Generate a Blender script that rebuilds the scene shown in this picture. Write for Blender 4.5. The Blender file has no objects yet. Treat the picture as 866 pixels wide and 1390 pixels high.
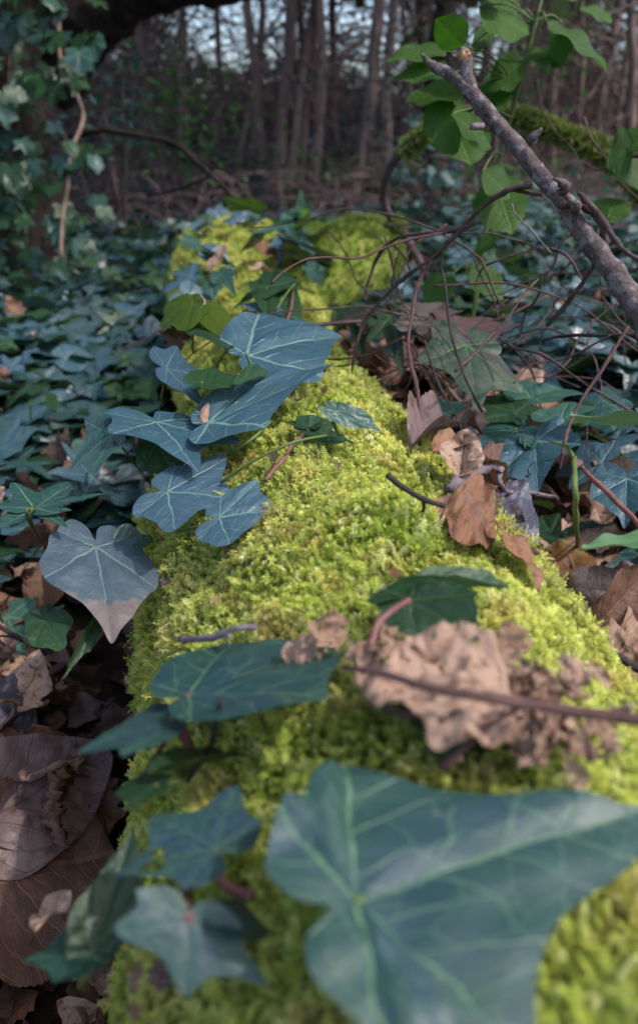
import bpy, math, random
import numpy as np
from mathutils import Vector, Matrix, noise, Euler
R = random.Random(7)
sc = bpy.context.scene
col = sc.collection
rad = math.radians
# ------------------------------------------------------------------ camera
PITCH = rad(24.0); CAMZ = 0.45; F = 1011.0
cam = bpy.data.cameras.new('camera'); co = bpy.data.objects.new('camera', cam); col.objects.link(co)
co.location = (0, 0, CAMZ); co.rotation_euler = (rad(90) - PITCH, 0, 0)
cam.sensor_fit = 'VERTICAL'; cam.sensor_height = 36 * 1390 / 1300; cam.lens = 28; cam.shift_y = -45 / 1390
cam.clip_start = 0.01; cam.clip_end = 2000
cam.dof.use_dof = True; cam.dof.focus_distance = 0.50; cam.dof.aperture_fstop = 28 / 4.0
sc.camera = co
# ------------------------------------------------------------------ sky, sun, exposure
SUN_EL, SUN_AZ = rad(56), rad(112)      # azimuth from +Y towards +X
w = bpy.data.worlds.new('World'); sc.world = w; w.use_nodes = True
nt = w.node_tree; bg = nt.nodes['Background']
sky = nt.nodes.new('ShaderNodeTexSky'); sky.sky_type = 'NISHITA'; sky.sun_disc = False
sky.sun_elevation = SUN_EL; sky.sun_rotation = SUN_AZ; sky.air_density = 1.0; sky.dust_density = 3.0; sky.ozone_density = 1.5
nt.links.new(sky.outputs[0], bg.inputs[0]); bg.inputs[1].default_value = 0.15
sl = bpy.data.lights.new('sun', 'SUN'); sl.energy = 1.5; angle = rad(24); sl.color = (1, .96, .90)
so = bpy.data.objects.new('sun', sl); col.objects.link(so)
sd = Vector((math.sin(SUN_AZ) * math.cos(SUN_EL), math.cos(SUN_AZ) * math.cos(SUN_EL), math.sin(SUN_EL)))
so.rotation_euler = sd.to_track_quat('Z', 'Y').to_euler(); so.location = (0, 0, 8)
sc.view_settings.view_transform = 'Standard'; sc.view_settings.look = 'None'
sc.view_settings.exposure = 1.04; sc.view_settings.gamma = 1.0
sc.cycles.use_adaptive_sampling = True; sc.cycles.adaptive_threshold = 0.02
sc.cycles.max_bounces = 6; sc.cycles.diffuse_bounces = 3; sc.cycles.glossy_bounces = 2; sc.cycles.transmission_bounces = 4
sc.cycles.use_denoising = True
# ------------------------------------------------------------------ geometry of the place
def smooth(a, b, x):
    t = max(0., min(1., (x - a) / (b - a))); return t * t * (3 - 2 * t)
def lerp(a, b, t): return a + (b - a) * t
def log_axis(y):
    return .094 - .184 * y + .045 * smooth(1.0, 1.9, y) + .012 * smooth(.5, .8, y), .13 + .012 * smooth(1.2, 1.8, y)
def log_r(y, th):
    r = .138 + .020 * smooth(1.25, 1.7, y) - .020 * smooth(.55, .85, y) * (1 - smooth(1.1, 1.5, y))
    v = Vector((y * 5, math.cos(th) * .9, math.sin(th) * .9))
    r += (.010 + .008 * smooth(.7, 1.2, y)) * noise.noise(v) + (.007 + .008 * smooth(.9, 1.3, y)) * noise.noise(v * 3.1) + .006 * noise.noise(Vector((y * 38, math.cos(th) * 5.5, math.sin(th) * 5.5)))
    if y > 1.93: r *= math.sqrt(max(0.02, 1 - ((y - 1.93) / .14) ** 2))
    return r
def gz(x, y):
    cx, _ = log_axis(min(y, 2.2))
    z = .085 * smooth(.06, .22, x - cx) - .075 * smooth(.02, .16, cx - x) * (1 - smooth(.20, .36, cx - x)) * (1 - smooth(.6, 1.2, y))
    z *= 1 - smooth(2.5, 6, y) * .6
    z += .02 * noise.noise(Vector((x * 2.2, y * 2.2, 0))) + .012 * noise.noise(Vector((x * 7, y * 7, 3)))
    z += 1.0 * smooth(4.5, 15, y) + 1.4 * smooth(14, 40, y)
    return z
CAM = Vector((0, 0, CAMZ)); FW = Vector((0, math.cos(PITCH), -math.sin(PITCH))); UP = Vector((0, math.sin(PITCH), math.cos(PITCH)))
def ray(px, py): return FW + Vector((1, 0, 0)) * ((px - 433) / F) - UP * ((py - 650) / F)
def P(px, py, d):
    """Point of the place seen at (px, py): d metres deep, or 'L.03' / 'G.03' = that far off the log / the ground."""
    r = ray(px, py)
    if not isinstance(d, str): return CAM + r * d
    h = float(d[1:] or 0); t = .06; step = .01
    def f(t):
        p = CAM + r * t
        if d[0] == 'L':
            cx, cz = log_axis(p.y); dx, dz = p.x - cx, p.z - cz
            g = math.hypot(dx, dz) - .147 - .02 * smooth(1.15, 1.7, p.y) - h
            return min(g, p.z - gz(p.x, p.y) - h)
        return p.z - gz(p.x, p.y) - h
    while f(t) > 0 and t < 60: t += step; step = max(.01, t * .02)
    if d[0] == 'L' and t > 2.1: return CAM + r * (1.95 - h)
    a, b = t - step, t
    for _ in range(14):
        m = (a + b) / 2
        if f(m) > 0: a = m
        else: b = m
    return CAM + r * ((a + b) / 2)
# ------------------------------------------------------------------ material helpers
class NG:
    def __init__(s, name):
        s.m = bpy.data.materials.new(name); s.m.use_nodes = True; s.t = s.m.node_tree; s.b = s.t.nodes['Principled BSDF']; s.out = s.t.nodes['Material Output']
    def n(s, typ, **kw):
        x = s.t.nodes.new(typ)
        for k, v in kw.items(): setattr(x, k, v)
        return x
    def put(s, sock, v):
        if hasattr(v, 'is_output') or isinstance(v, bpy.types.NodeSocket): s.t.links.new(v, sock)
        elif isinstance(v, (tuple, list)) and len(v) == 3 and sock.type == 'RGBA': sock.default_value = (*v, 1)
        else: sock.default_value = v
    def math(s, op, a, b=0., c=None, clamp=False):
        x = s.n('ShaderNodeMath', operation=op, use_clamp=clamp); s.put(x.inputs[0], a); s.put(x.inputs[1], b)
        if c is not None: s.put(x.inputs[2], c)
        return x.outputs[0]
    def mix(s, f, a, b, mode='MIX'):
        x = s.n('ShaderNodeMix', data_type='RGBA', blend_type=mode); s.put(x.inputs[0], f); s.put(x.inputs[6], a); s.put(x.inputs[7], b); return x.outputs[2]
    def ss(s, a, b, v):
        x = s.n('ShaderNodeMapRange', interpolation_type='SMOOTHSTEP'); s.put(x.inputs[0], v); s.put(x.inputs[1], a); s.put(x.inputs[2], b); x.inputs[3].default_value = 0; x.inputs[4].default_value = 1; return x.outputs[0]
    def noise(s, vec, scale, detail=3, rough=.55, colour=False):
        x = s.n('ShaderNodeTexNoise'); s.put(x.inputs['Vector'], vec); x.inputs['Scale'].default_value = scale; x.inputs['Detail'].default_value = detail; x.inputs['Roughness'].default_value = rough
        return x.outputs[1 if colour else 0]
    def uv(s): return s.n('ShaderNodeTexCoord').outputs['UV']
    def obj(s): return s.n('ShaderNodeTexCoord').outputs['Object']
    def pos(s): return s.n('ShaderNodeNewGeometry').outputs['Position']
    def rnd(s): return s.n('ShaderNodeObjectInfo').outputs['Random']
    def sep(s, v): x = s.n('ShaderNodeSeparateXYZ'); s.put(x.inputs[0], v); return x.outputs
    def bump(s, h, strength=.5, dist=.001):
        x = s.n('ShaderNodeBump'); s.put(x.inputs['Height'], h); x.inputs['Strength'].default_value = strength; x.inputs['Distance'].default_value = dist
        s.t.links.new(x.outputs[0], s.b.inputs['Normal']); return x.outputs[0]
    def fin(s, colour, rough=.6, spec=.5, trans=0., tcol=None):
        s.put(s.b.inputs['Base Color'], colour); s.put(s.b.inputs['Roughness'], rough); s.b.inputs['Specular IOR Level'].default_value = spec
        if trans:
            tr = s.n('ShaderNodeBsdfTranslucent'); s.put(tr.inputs[0], tcol if tcol is not None else colour)
            mx = s.n('ShaderNodeMixShader'); mx.inputs[0].default_value = trans
            s.t.links.new(s.b.outputs[0], mx.inputs[1]); s.t.links.new(tr.outputs[0], mx.inputs[2]); s.t.links.new(mx.outputs[0], s.out.inputs[0])
        return s.m
def ivy_mat(name, c1, c2, vein, rough=.36, spec=.6, trans=.08, tipbrown=0., varn=.5, blotch=None, vstr=.75, vw=1., pk=1.3, net=.14, ns=8.):
    g = NG(name); uv = g.uv(); rnd = g.rnd()
    nz = g.noise(uv, 3.2, 2, colour=True)
    vm = g.n('ShaderNodeVectorMath', operation='MULTIPLY_ADD'); g.put(vm.inputs[0], nz); vm.inputs[1].default_value = (.09, .09, 0); g.put(vm.inputs[2], uv)
    vs = g.n('ShaderNodeVectorMath', operation='SUBTRACT'); g.put(vs.inputs[0], vm.outputs[0]); vs.inputs[1].default_value = (.045, .045, 0)
    x, y, _ = g.sep(vs.outputs[0])
    r = g.math('SQRT', g.math('ADD', g.math('MULTIPLY', x, x), g.math('MULTIPLY', y, y)))
    a = g.math('ABSOLUTE', g.math('ARCTAN2', x, y))
    k1 = g.math('GREATER_THAN', a, .43); k2 = g.math('GREATER_THAN', a, 1.40)
    d = g.math('SUBTRACT', g.math('SUBTRACT', a, g.math('MULTIPLY', k1, .87)), g.math('MULTIPLY', k2, 1.08))
    t = g.math('MULTIPLY', r, g.math('SINE', d)); s_ = g.math('MULTIPLY', r, g.math('COSINE', d)); at = g.math('ABSOLUTE', t)
    wd = g.math('MAXIMUM', g.math('MULTIPLY_ADD', s_, -.015 * vw, .019 * vw), .004 * vw)
    main = g.math('SUBTRACT', 1., g.ss(g.math('MULTIPLY', wd, .35), wd, at))
    sg = g.math('MULTIPLY', g.math('GREATER_THAN', t, 0.), .5)
    q = g.math('ADD', g.math('DIVIDE', g.math('SUBTRACT', s_, g.math('MULTIPLY', at, 1.15)), .21), sg)
    fr = g.math('ABSOLUTE', g.math('SUBTRACT', g.math('FRACT', g.math('ADD', q, 10.)), .5))
    sec = g.math('MULTIPLY', g.math('SUBTRACT', 1., g.ss(.008, .045, fr)), g.math('SUBTRACT', 1., g.ss(.05, .30, at)))
    sec = g.math('MULTIPLY', sec, g.ss(.02, .12, s_))
    vo = g.n('ShaderNodeTexVoronoi', feature='DISTANCE_TO_EDGE'); g.put(vo.inputs['Vector'], vs.outputs[0]); vo.inputs['Scale'].default_value = ns
    ter = g.math('MULTIPLY', g.math('SUBTRACT', 1., g.ss(.0, .035, vo.outputs[0])), net)
    V0 = g.math('MAXIMUM', main, g.math('MULTIPLY', sec, .6)); V = g.math('MAXIMUM', V0, ter)
    big = g.noise(uv, 2.1, 3)
    base = g.mix(g.ss(.35, .65, g.math('ADD', g.math('MULTIPLY', rnd, varn), g.math('MULTIPLY', big, 1. - varn))), c1, c2)
    if blotch: base = g.mix(g.ss(.5, .62, g.noise(uv, 3.0, 4)), base, blotch)
    if tipbrown:
        _, uy, _ = g.sep(uv)
        base = g.mix(g.ss(tipbrown, tipbrown + .07, g.math('MULTIPLY_ADD', g.noise(uv, 4., 5), .6, uy)), base, (.13, .095, .10))
    fine = g.noise(uv, 60., 2)
    base = g.mix(g.math('MULTIPLY', fine, .35), base, g.mix(.5, base, (.10, .13, .08)))
    colr = g.mix(g.math('MULTIPLY', V, vstr), base, vein)
    spots = g.math('MULTIPLY', g.ss(.66, .72, g.noise(uv, 22., 3)), .7)
    colr = g.mix(spots, colr, (.16, .13, .10))
    h = g.math('ADD', g.math('MULTIPLY', V0, -.5), g.math('ADD', g.math('MULTIPLY', g.noise(uv, 30., 3), .18), g.math('MULTIPLY', g.noise(uv, 6., 2), pk)))
    g.bump(h, .7, .0012)
    return g.fin(colr, g.math('MULTIPLY_ADD', big, .25, rough - .12), spec, trans, g.mix(.6, colr, (.12, .26, .02)))
def pin_mat(name, c1, c2, vein, rough=.5, spec=.4, trans=.15, tcol=None, gap=.13, vstr=.6, bump=.6, slope=.8, spotc=(.04, .02, .015), patch=None):
    g = NG(name); uv = g.uv(); rnd = g.rnd()
    nz = g.noise(uv, 3.0, 2)
    x, y, _ = g.sep(uv); y = g.math('MULTIPLY_ADD', nz, .30, y); ax = g.math('ABSOLUTE', x)
    main = g.math('SUBTRACT', 1., g.ss(.006, .02, ax))
    q = g.math('DIVIDE', g.math('SUBTRACT', y, g.math('MULTIPLY', ax, slope)), gap)
    fr = g.math('ABSOLUTE', g.math('SUBTRACT', g.math('FRACT', g.math('ADD', q, 10.)), .5))
    sec = g.math('SUBTRACT', 1., g.ss(.02, .09, fr))
    puff = g.math('SUBTRACT', .5, fr)
    vo = g.n('ShaderNodeTexVoronoi', feature='DISTANCE_TO_EDGE'); g.put(vo.inputs['Vector'], uv); vo.inputs['Scale'].default_value = 16.
    ter = g.math('MULTIPLY', g.math('SUBTRACT', 1., g.ss(.01, .06, vo.outputs[0])), .25)
    V = g.math('MAXIMUM', g.math('MAXIMUM', main, g.math('MULTIPLY', sec, .7)), ter)
    big = g.noise(uv, 2.6, 4)
    base = g.mix(g.ss(.3, .7, g.math('ADD', g.math('MULTIPLY', rnd, .55), g.math('MULTIPLY', big, .45))), c1, c2)
    if patch: base = g.mix(g.ss(.52, .6, g.noise(uv, 2.2, 4)), base, patch)
    base = g.mix(g.math('MULTIPLY', g.ss(.50, .66, g.noise(uv, 9., 5)), .75), base, spotc)
    base = g.mix(g.math('MULTIPLY', g.noise(uv, 70., 2), .4), base, g.mix(.5, base, (.3, .24, .2)))
    colr = g.mix(g.math('MULTIPLY', V, vstr), base, vein)
    h = g.math('ADD', g.math('MULTIPLY', V, .6), g.math('ADD', g.math('MULTIPLY', puff, -.8), g.math('MULTIPLY', g.noise(uv, 28., 4), .7)))
    g.bump(h, bump, .0012)
    return g.fin(colr, rough, spec, trans, tcol if tcol else colr)
def bark_mat(name, c1, c2, c3, scale=8, stretch=(1, 1, .25), bump=.8, dist=.01, lichen=None, rough=.85, spec=.25):
    g = NG(name); mp = g.n('ShaderNodeMapping'); g.put(mp.inputs[0], g.obj()); mp.inputs['Scale'].default_value = stretch
    n1 = g.noise(mp.outputs[0], scale, 5); n2 = g.noise(mp.outputs[0], scale * 5, 4); n3 = g.noise(g.obj(), scale * .6, 3)
    c = g.mix(g.ss(.3, .7, n1), c1, c2); c = g.mix(g.math('MULTIPLY', g.ss(.45, .7, n2), .7), c, c3)
    if lichen: c = g.mix(g.ss(.54, .60, g.noise(g.obj(), scale * 1.7, 4)), c, lichen)
    g.bump(g.math('ADD', n1, g.math('MULTIPLY', n2, .5)), bump, dist)
    return g.fin(c, rough, spec)
M = {}
VEIN = (.12, .20, .12)
M['ivy'] = ivy_mat('ivy_leaf', (.009, .050, .048), (.018, .072, .056), VEIN)
M['ivy_blue'] = ivy_mat('ivy_leaf_bluish', (.020, .068, .105), (.034, .078, .125), (.15, .26, .22), rough=.36, spec=.85)
M['ivy_big'] = ivy_mat('ivy_leaf_foreground', (.008, .036, .066), (.010, .048, .044), (.13, .25, .13), rough=.46, spec=.5, vstr=.75, vw=.38, pk=.35, varn=.1, net=.30, ns=6.5)
M['ivy_tip'] = ivy_mat('ivy_leaf_brown_tipped', (.024, .054, .085), (.036, .062, .095), (.12, .20, .17), tipbrown=.90, spec=.5, rough=.45)
M['ivy_dark'] = ivy_mat('ivy_leaf_dark_green', (.007, .034, .014), (.012, .05, .018), (.06, .12, .05), rough=.4, spec=.4, trans=.2)
M['ivy_olive'] = ivy_mat('ivy_leaf_olive', (.075, .12, .006), (.05, .10, .008), (.12, .17, .02), rough=.5, spec=.3, trans=.4)
M['ivy_purple'] = ivy_mat('ivy_leaf_purplish', (.008, .028, .014), (.014, .036, .016), (.07, .13, .04), rough=.42, spec=.3, blotch=(.026, .014, .022))
M['ivy_red'] = ivy_mat('ivy_leaf_reddish', (.075, .035, .045), (.045, .035, .032), (.14, .10, .09), rough=.5, spec=.3)
M['ivy_far'] = ivy_mat('ivy_leaf_ground', (.004, .034, .036), (.020, .060, .078), (.07, .13, .12), rough=.34, spec=.95, varn=.8)
M['sap'] = pin_mat('sapling_leaf', (.016, .065, .003), (.035, .105, .006), (.07, .17, .03), rough=.5, spec=.25, trans=.35, tcol=(.06, .22, .004), gap=.14, vstr=.75, bump=.8, spotc=(.02, .07, .004))
M['blade'] = pin_mat('blade_leaf', (.07, .18, .07), (.09, .22, .09), (.16, .30, .14), rough=.4, trans=.2, gap=.2, vstr=.3, bump=.3, spotc=(.07, .18, .07))
M['dead_o'] = pin_mat('dead_leaf_orange', (.17, .065, .028), (.24, .11, .05), (.20, .085, .035), rough=.6, trans=.15, vstr=.6)
M['dead_b'] = pin_mat('dead_leaf_brown', (.10, .042, .026), (.19, .088, .052), (.24, .13, .08), rough=.6)
M['dead_p'] = pin_mat('dead_leaf_purplish', (.095, .058, .064), (.16, .10, .098), (.07, .04, .045), rough=.5, spec=.5, patch=(.16, .085, .06))
M['dead_t'] = pin_mat('dead_leaf_pale', (.34, .21, .14), (.44, .29, .21), (.24, .13, .09), rough=.65)
M['dead_dk'] = pin_mat('dead_leaf_dark', (.05, .022, .016), (.085, .04, .03), (.13, .07, .05), rough=.55)
M['dead_lace'] = pin_mat('dead_leaf_lacy', (.33, .20, .14), (.44, .295, .22), (.17, .09, .06), rough=.8, spec=.2, spotc=(.25, .14, .09))
M['slate'] = pin_mat('dead_leaf_slate', (.05, .05, .09), (.07, .07, .12), (.09, .09, .13), rough=.3, spec=.7, patch=(.06, .06, .10), vstr=.2, spotc=(.28, .25, .27))
M['ochre'] = pin_mat('dead_leaf_ochre', (.17, .075, .012), (.12, .055, .015), (.20, .11, .03), rough=.5, patch=(.20, .14, .02))
M['petiole'] = bark_mat('petiole_green', (.07, .12, .03), (.10, .15, .04), (.12, .08, .05), 60, (1, 1, 1), .3, .0005, rough=.5)
M['petiole_red'] = bark_mat('petiole_red', (.16, .06, .06), (.20, .09, .085), (.12, .06, .06), 60, (1, 1, 1), .3, .0005, rough=.5)
M['twig'] = bark_mat('twig_bark', (.055, .036, .038), (.10, .066, .064), (.03, .02, .02), 50, (1, 1, 1), .7, .001)
M['twig_grey'] = bark_mat('twig_grey', (.13, .105, .12), (.22, .18, .20), (.06, .045, .05), 60, (1, 1, 1), .8, .0015)
M['twig_red'] = bark_mat('twig_reddish', (.07, .036, .034), (.11, .06, .055), (.05, .025, .025), 60, (1, 1, 1), .6, .0008)
M['twig_black'] = bark_mat('twig_black', (.018, .013, .014), (.035, .026, .028), (.06, .045, .045), 60, (1, 1, 1), .7, .001)
M['branch'] = bark_mat('branch_bark', (.075, .055, .056), (.13, .10, .10), (.025, .017, .017), 75, (1, 1, 1), 1., .002, lichen=(.165, .15, .155))
M['broken'] = bark_mat('broken_wood', (.32, .17, .07), (.46, .29, .15), (.18, .08, .03), 90, (1, 1, 1), 1., .002)
M['pale_stem'] = bark_mat('pale_stem', (.16, .11, .08), (.24, .17, .13), (.13, .09, .06), 30, (1, 1, .4), .6, .002)
M['trunk'] = bark_mat('trunk_bark', (.15, .10, .09), (.25, .18, .16), (.07, .045, .04), 7, (1, 1, .15), 1., .03)
M['trunk_pale'] = bark_mat('trunk_bark_pale', (.26, .18, .155), (.35, .25, .22), (.12, .08, .07), 7, (1, 1, .15), .8, .02)
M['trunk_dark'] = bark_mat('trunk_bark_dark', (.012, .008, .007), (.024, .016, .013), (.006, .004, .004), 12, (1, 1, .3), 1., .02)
M['twig_far'] = bark_mat('thicket_twig', (.12, .08, .074), (.20, .14, .13), (.06, .04, .04), 6, (1, 1, .3), .3, .003)
M['wood_pale'] = bark_mat('bough_bark', (.16, .11, .09), (.26, .20, .16), (.07, .05, .04), 40, (1, 1, 1), .8, .003)
M['wood'] = bark_mat('rotten_wood', (.22, .14, .11), (.34, .24, .20), (.10, .05, .035), 40, (1, 1, .3), .9, .003)
def moss_mat(name, dark):
    g = NG(name); p = g.pos(); rnd = g.rnd(); _, uy, _ = g.sep(g.uv())
    n1 = g.noise(p, 9., 3); n2 = g.noise(p, 34., 3)
    tip = g.mix(g.ss(.35, .68, n1), (.52, .62, .10), (.80, .82, .22))
    tip = g.mix(g.ss(.50, .66, n2), tip, (.76, .68, .20)); tip = g.mix(g.math('MULTIPLY', g.ss(.7, .95, rnd), .8), tip, (.88, .88, .42))
    tip = g.mix(g.math('MULTIPLY', g.ss(.16, .0, rnd), .6), tip, (.20, .30, .04))
    tip = g.mix(g.math('MULTIPLY', g.ss(.60, .68, g.noise(p, 17., 4)), .5), tip, (.34, .26, .09))
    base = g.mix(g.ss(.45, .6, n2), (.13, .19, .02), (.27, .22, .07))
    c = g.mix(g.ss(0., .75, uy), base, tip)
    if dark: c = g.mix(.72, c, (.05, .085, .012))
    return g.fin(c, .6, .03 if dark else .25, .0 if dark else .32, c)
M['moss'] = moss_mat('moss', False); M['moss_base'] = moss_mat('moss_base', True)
def soil():
    g = NG('soil'); p = g.pos(); n = g.noise(p, 3., 6); n2 = g.noise(p, 40., 5)
    c = g.mix(g.ss(.3, .7, n), (.012, .008, .006), (.035, .022, .017)); c = g.mix(g.ss(.5, .7, n2), c, (.10, .06, .045))
    g.bump(n2, 1., .01); return g.fin(c, .95, .1)
M['soil'] = soil()
# ------------------------------------------------------------------ mesh helpers
class MB:
    def __init__(s): s.v = []; s.f = []; s.uv = []
    def add(s, v, f, uv=None):
        k = len(s.v); s.v += [tuple(p) for p in v]; s.f += [tuple(i + k for i in q) for q in f]
        s.uv += list(uv) if uv is not None else [(0, .5)] * len(v)
    def mesh(s, name, mat, off=None, flat=False):
        me = bpy.data.meshes.new(name)
        v = s.v if off is None else [(a - off[0], b - off[1], c - off[2]) for a, b, c in s.v]
        me.from_pydata(v, [], s.f); me.update()
        ul = me.uv_layers.new(name='UVMap'); li = np.zeros(len(me.loops), dtype=np.int32); me.loops.foreach_get('vertex_index', li)
        ul.data.foreach_set('uv', np.array(s.uv, dtype=np.float32)[li].ravel())
        if not flat: me.polygons.foreach_set('use_smooth', [True] * len(me.polygons))
        if mat: me.materials.append(mat)
        return me
    def build(s, name, mat, parent=None, off=None, flat=False):
        if off is None and parent is not None: off = parent['_o']
        o = bpy.data.objects.new(name, s.mesh(name, mat, off, flat)); col.objects.link(o)
        if parent is not None: o.parent = parent
        elif off is not None: o.location = off
        return o
def tag(o, label=None, cat=None, group=None, kind=None):
    if label: o['label'] = label
    if cat: o['category'] = cat
    if group: o['group'] = group
    if kind: o['kind'] = kind
    return o
ROOTS = []
def root(name, loc, label, cat, group=None):
    o = bpy.data.objects.new(name, None); o.empty_display_size = .02; col.objects.link(o); o.location = loc
    o['_o'] = tuple(loc); ROOTS.append(o); return tag(o, label, cat, group)
def spline(pts, n):
    """Catmull-Rom through points (x, y, z, r), n samples a span."""
    P4 = [Vector(p) for p in pts]; P4 = [2 * P4[0] - P4[1]] + P4 + [2 * P4[-1] - P4[-2]]; out = []
    for i in range(1, len(P4) - 2):
        a, b, c, d = P4[i - 1:i + 3]
        for k in range(n):
            t = k / n; out.append(.5 * ((2 * b) + (c - a) * t + (2 * a - 5 * b + 4 * c - d) * t * t + (3 * b - a - 3 * c + d) * t ** 3))
    out.append(P4[-2]); return out
def tube(mb, pts, sides=8, n=4, rough=0., wig=0., cap=True, uvs=None):
    """pts: list of (Vector, radius)."""
    q = spline([(*p, r) for p, r in pts], n); m = len(q)
    ctr = [Vector(a[:3]) for a in q]; v = []; uv = []
    sd = R.random() * 50; prev = None
    for i in range(m):
        t = (ctr[min(i + 1, m - 1)] - ctr[max(i - 1, 0)]).normalized()
        if prev is None: prev = t.orthogonal().normalized()
        prev = (prev - t * prev.dot(t)).normalized(); bn = t.cross(prev)
        c = ctr[i] + (noise.noise_vector(ctr[i] * (1 / max(wig * 12, .001)) + Vector((sd, 0, 0))) * wig if wig else Vector())
        for k in range(sides):
            a = 2 * math.pi * k / sides; r = max(q[i][3], 1e-5)
            if rough: r *= 1 + rough * noise.noise(Vector((math.cos(a) * 2 + sd, math.sin(a) * 2, i * .7)))
            v.append(c + (prev * math.cos(a) + bn * math.sin(a)) * r); uv.append((k / sides, i / m))
    f = [(i * sides + k, i * sides + (k + 1) % sides, (i + 1) * sides + (k + 1) % sides, (i + 1) * sides + k) for i in range(m - 1) for k in range(sides)]
    if cap: f += [tuple(range(sides))[::-1], tuple(range((m - 1) * sides, m * sides))]
    mb.add(v, f, uv)
LOBES = {
 'tri': [(0, 1), (5, .89), (14, .76), (26, .66), (38, .62), (50, .63), (60, .58), (74, .48), (90, .41), (108, .36), (126, .27), (145, .18), (163, .11), (176, .05)],
 'front': [(0, 1), (4, .90), (11, .74), (20, .60), (30, .56), (40, .64), (50, .80), (60, .77), (74, .66), (88, .58), (100, .58), (110, .56), (120, .44), (135, .31), (155, .18), (174, .08)],
 'ivy': [(0, 1), (5, .90), (14, .74), (24, .655), (38, .70), (50, .80), (58, .74), (70, .57), (84, .51), (98, .54), (110, .58), (126, .52), (145, .44), (163, .32), (176, .12)],
 'heart': [(0, 1), (6, .88), (16, .76), (28, .70), (42, .69), (50, .70), (64, .64), (80, .58), (98, .55), (115, .52), (132, .46), (150, .40), (166, .28), (177, .10)],
 'deep': [(0, 1), (4, .90), (11, .70), (20, .50), (28, .45), (38, .58), (50, .84), (56, .74), (66, .50), (80, .38), (95, .44), (110, .60), (120, .50), (140, .36), (160, .24), (176, .08)],
 'blunt': [(0, .9), (10, .86), (22, .76), (34, .76), (50, .80), (62, .76), (78, .64), (95, .60), (112, .60), (130, .54), (150, .46), (166, .32), (177, .10)]}
SIDE = (.613, .514)     # the side lobe's tip in leaf units (50 degrees, radius .8)
def catmull2(pts, n):
    m = len(pts); out = []
    for i in range(m):
        a, b, c, d = (np.array(pts[(i + k) % m]) for k in (-1, 0, 1, 2))
        for k in range(n):
            t = k / n; out.append(.5 * (2 * b + (c - a) * t + (2 * a - 5 * b + 4 * c - d) * t * t + (3 * b - a - 3 * c + d) * t ** 3))
    return out
def ivy_shape(kind='ivy', n=4, rings=9, fold=.15, droop=.12, wave=.05, twist=0., seed=0, jit=.05, hole=None, puff=.012, edge=.0, warp=None):
    r_ = random.Random(seed * 31 + 5); pts = []
    sideR = LOBES[kind]; ph = [r_.uniform(0, 6) for _ in range(4)]
    for a, r in sideR: pts.append((a, r * (1 + r_.uniform(-jit, jit))))
    for a, r in reversed(sideR[1:]): pts.append((-a, r * (1 + r_.uniform(-jit, jit))))
    cart = [(math.sin(rad(a + r_.uniform(-2, 2) * (0 if a == 0 else 1))) * r, math.cos(rad(a)) * r) for a, r in pts]
    out = catmull2(cart, n); m = len(out); v = [(0., 0., 0.)]; uv = [(0., 0.)]
    for i in range(1, rings + 1):
        f = (i / rings) ** .85
        for j, (x, y) in enumerate(out):
            e = 1 + edge * math.sin(j * 2.4 + ph[3]) * (f ** 6)
            x2, y2 = x * f * e, y * f * e; rr = math.hypot(x2, y2); an = math.atan2(x2, y2); aa = abs(an)
            d = aa if aa < .43 else (aa - .87 if aa < 1.4 else aa - 1.95)
            t = rr * math.sin(d)
            z = fold * abs(x2) - droop * (max(y2, 0) ** 2) - droop * .5 * (x2 * x2) + wave * rr * rr * math.sin(an * 3 + ph[0]) + wave * .6 * rr ** 2 * math.sin(an * 7 + ph[1]) + twist * x2 * y2
            z += puff * min(1, abs(t) / .09) + .012 * noise.noise(Vector((x2 * 5, y2 * 5, ph[2]))) * min(1, rr * 4)
            uv.append((x2, y2))
            if warp:
                A = (0, 50, 110, 180); B_ = (0, warp[0], warp[1], 180); C_ = (1, warp[2], warp[3], 1); da = math.degrees(aa)
                x2, y2 = rr * np.interp(da, A, C_) * math.sin(math.copysign(rad(np.interp(da, A, B_)), an)), rr * np.interp(da, A, C_) * math.cos(rad(np.interp(da, A, B_)))
            v.append((x2, y2, z))
    faces = [(0, 1 + j, 1 + (j + 1) % m) for j in range(m)]
    for i in range(rings - 1):
        for j in range(m):
            a = 1 + i * m; b = a + m; faces.append((a + j, b + j, b + (j + 1) % m, a + (j + 1) % m))
    if hole:
        def inh(q): c = uv[q[0]]; return any(math.hypot(c[0] - h[0], c[1] - h[1]) < h[2] * (1 + .4 * noise.noise(Vector((c[0] * 20, c[1] * 20, h[2])))) for h in hole)
        faces = [q for q in faces if not inh(q)]
    return v, faces, uv
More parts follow.
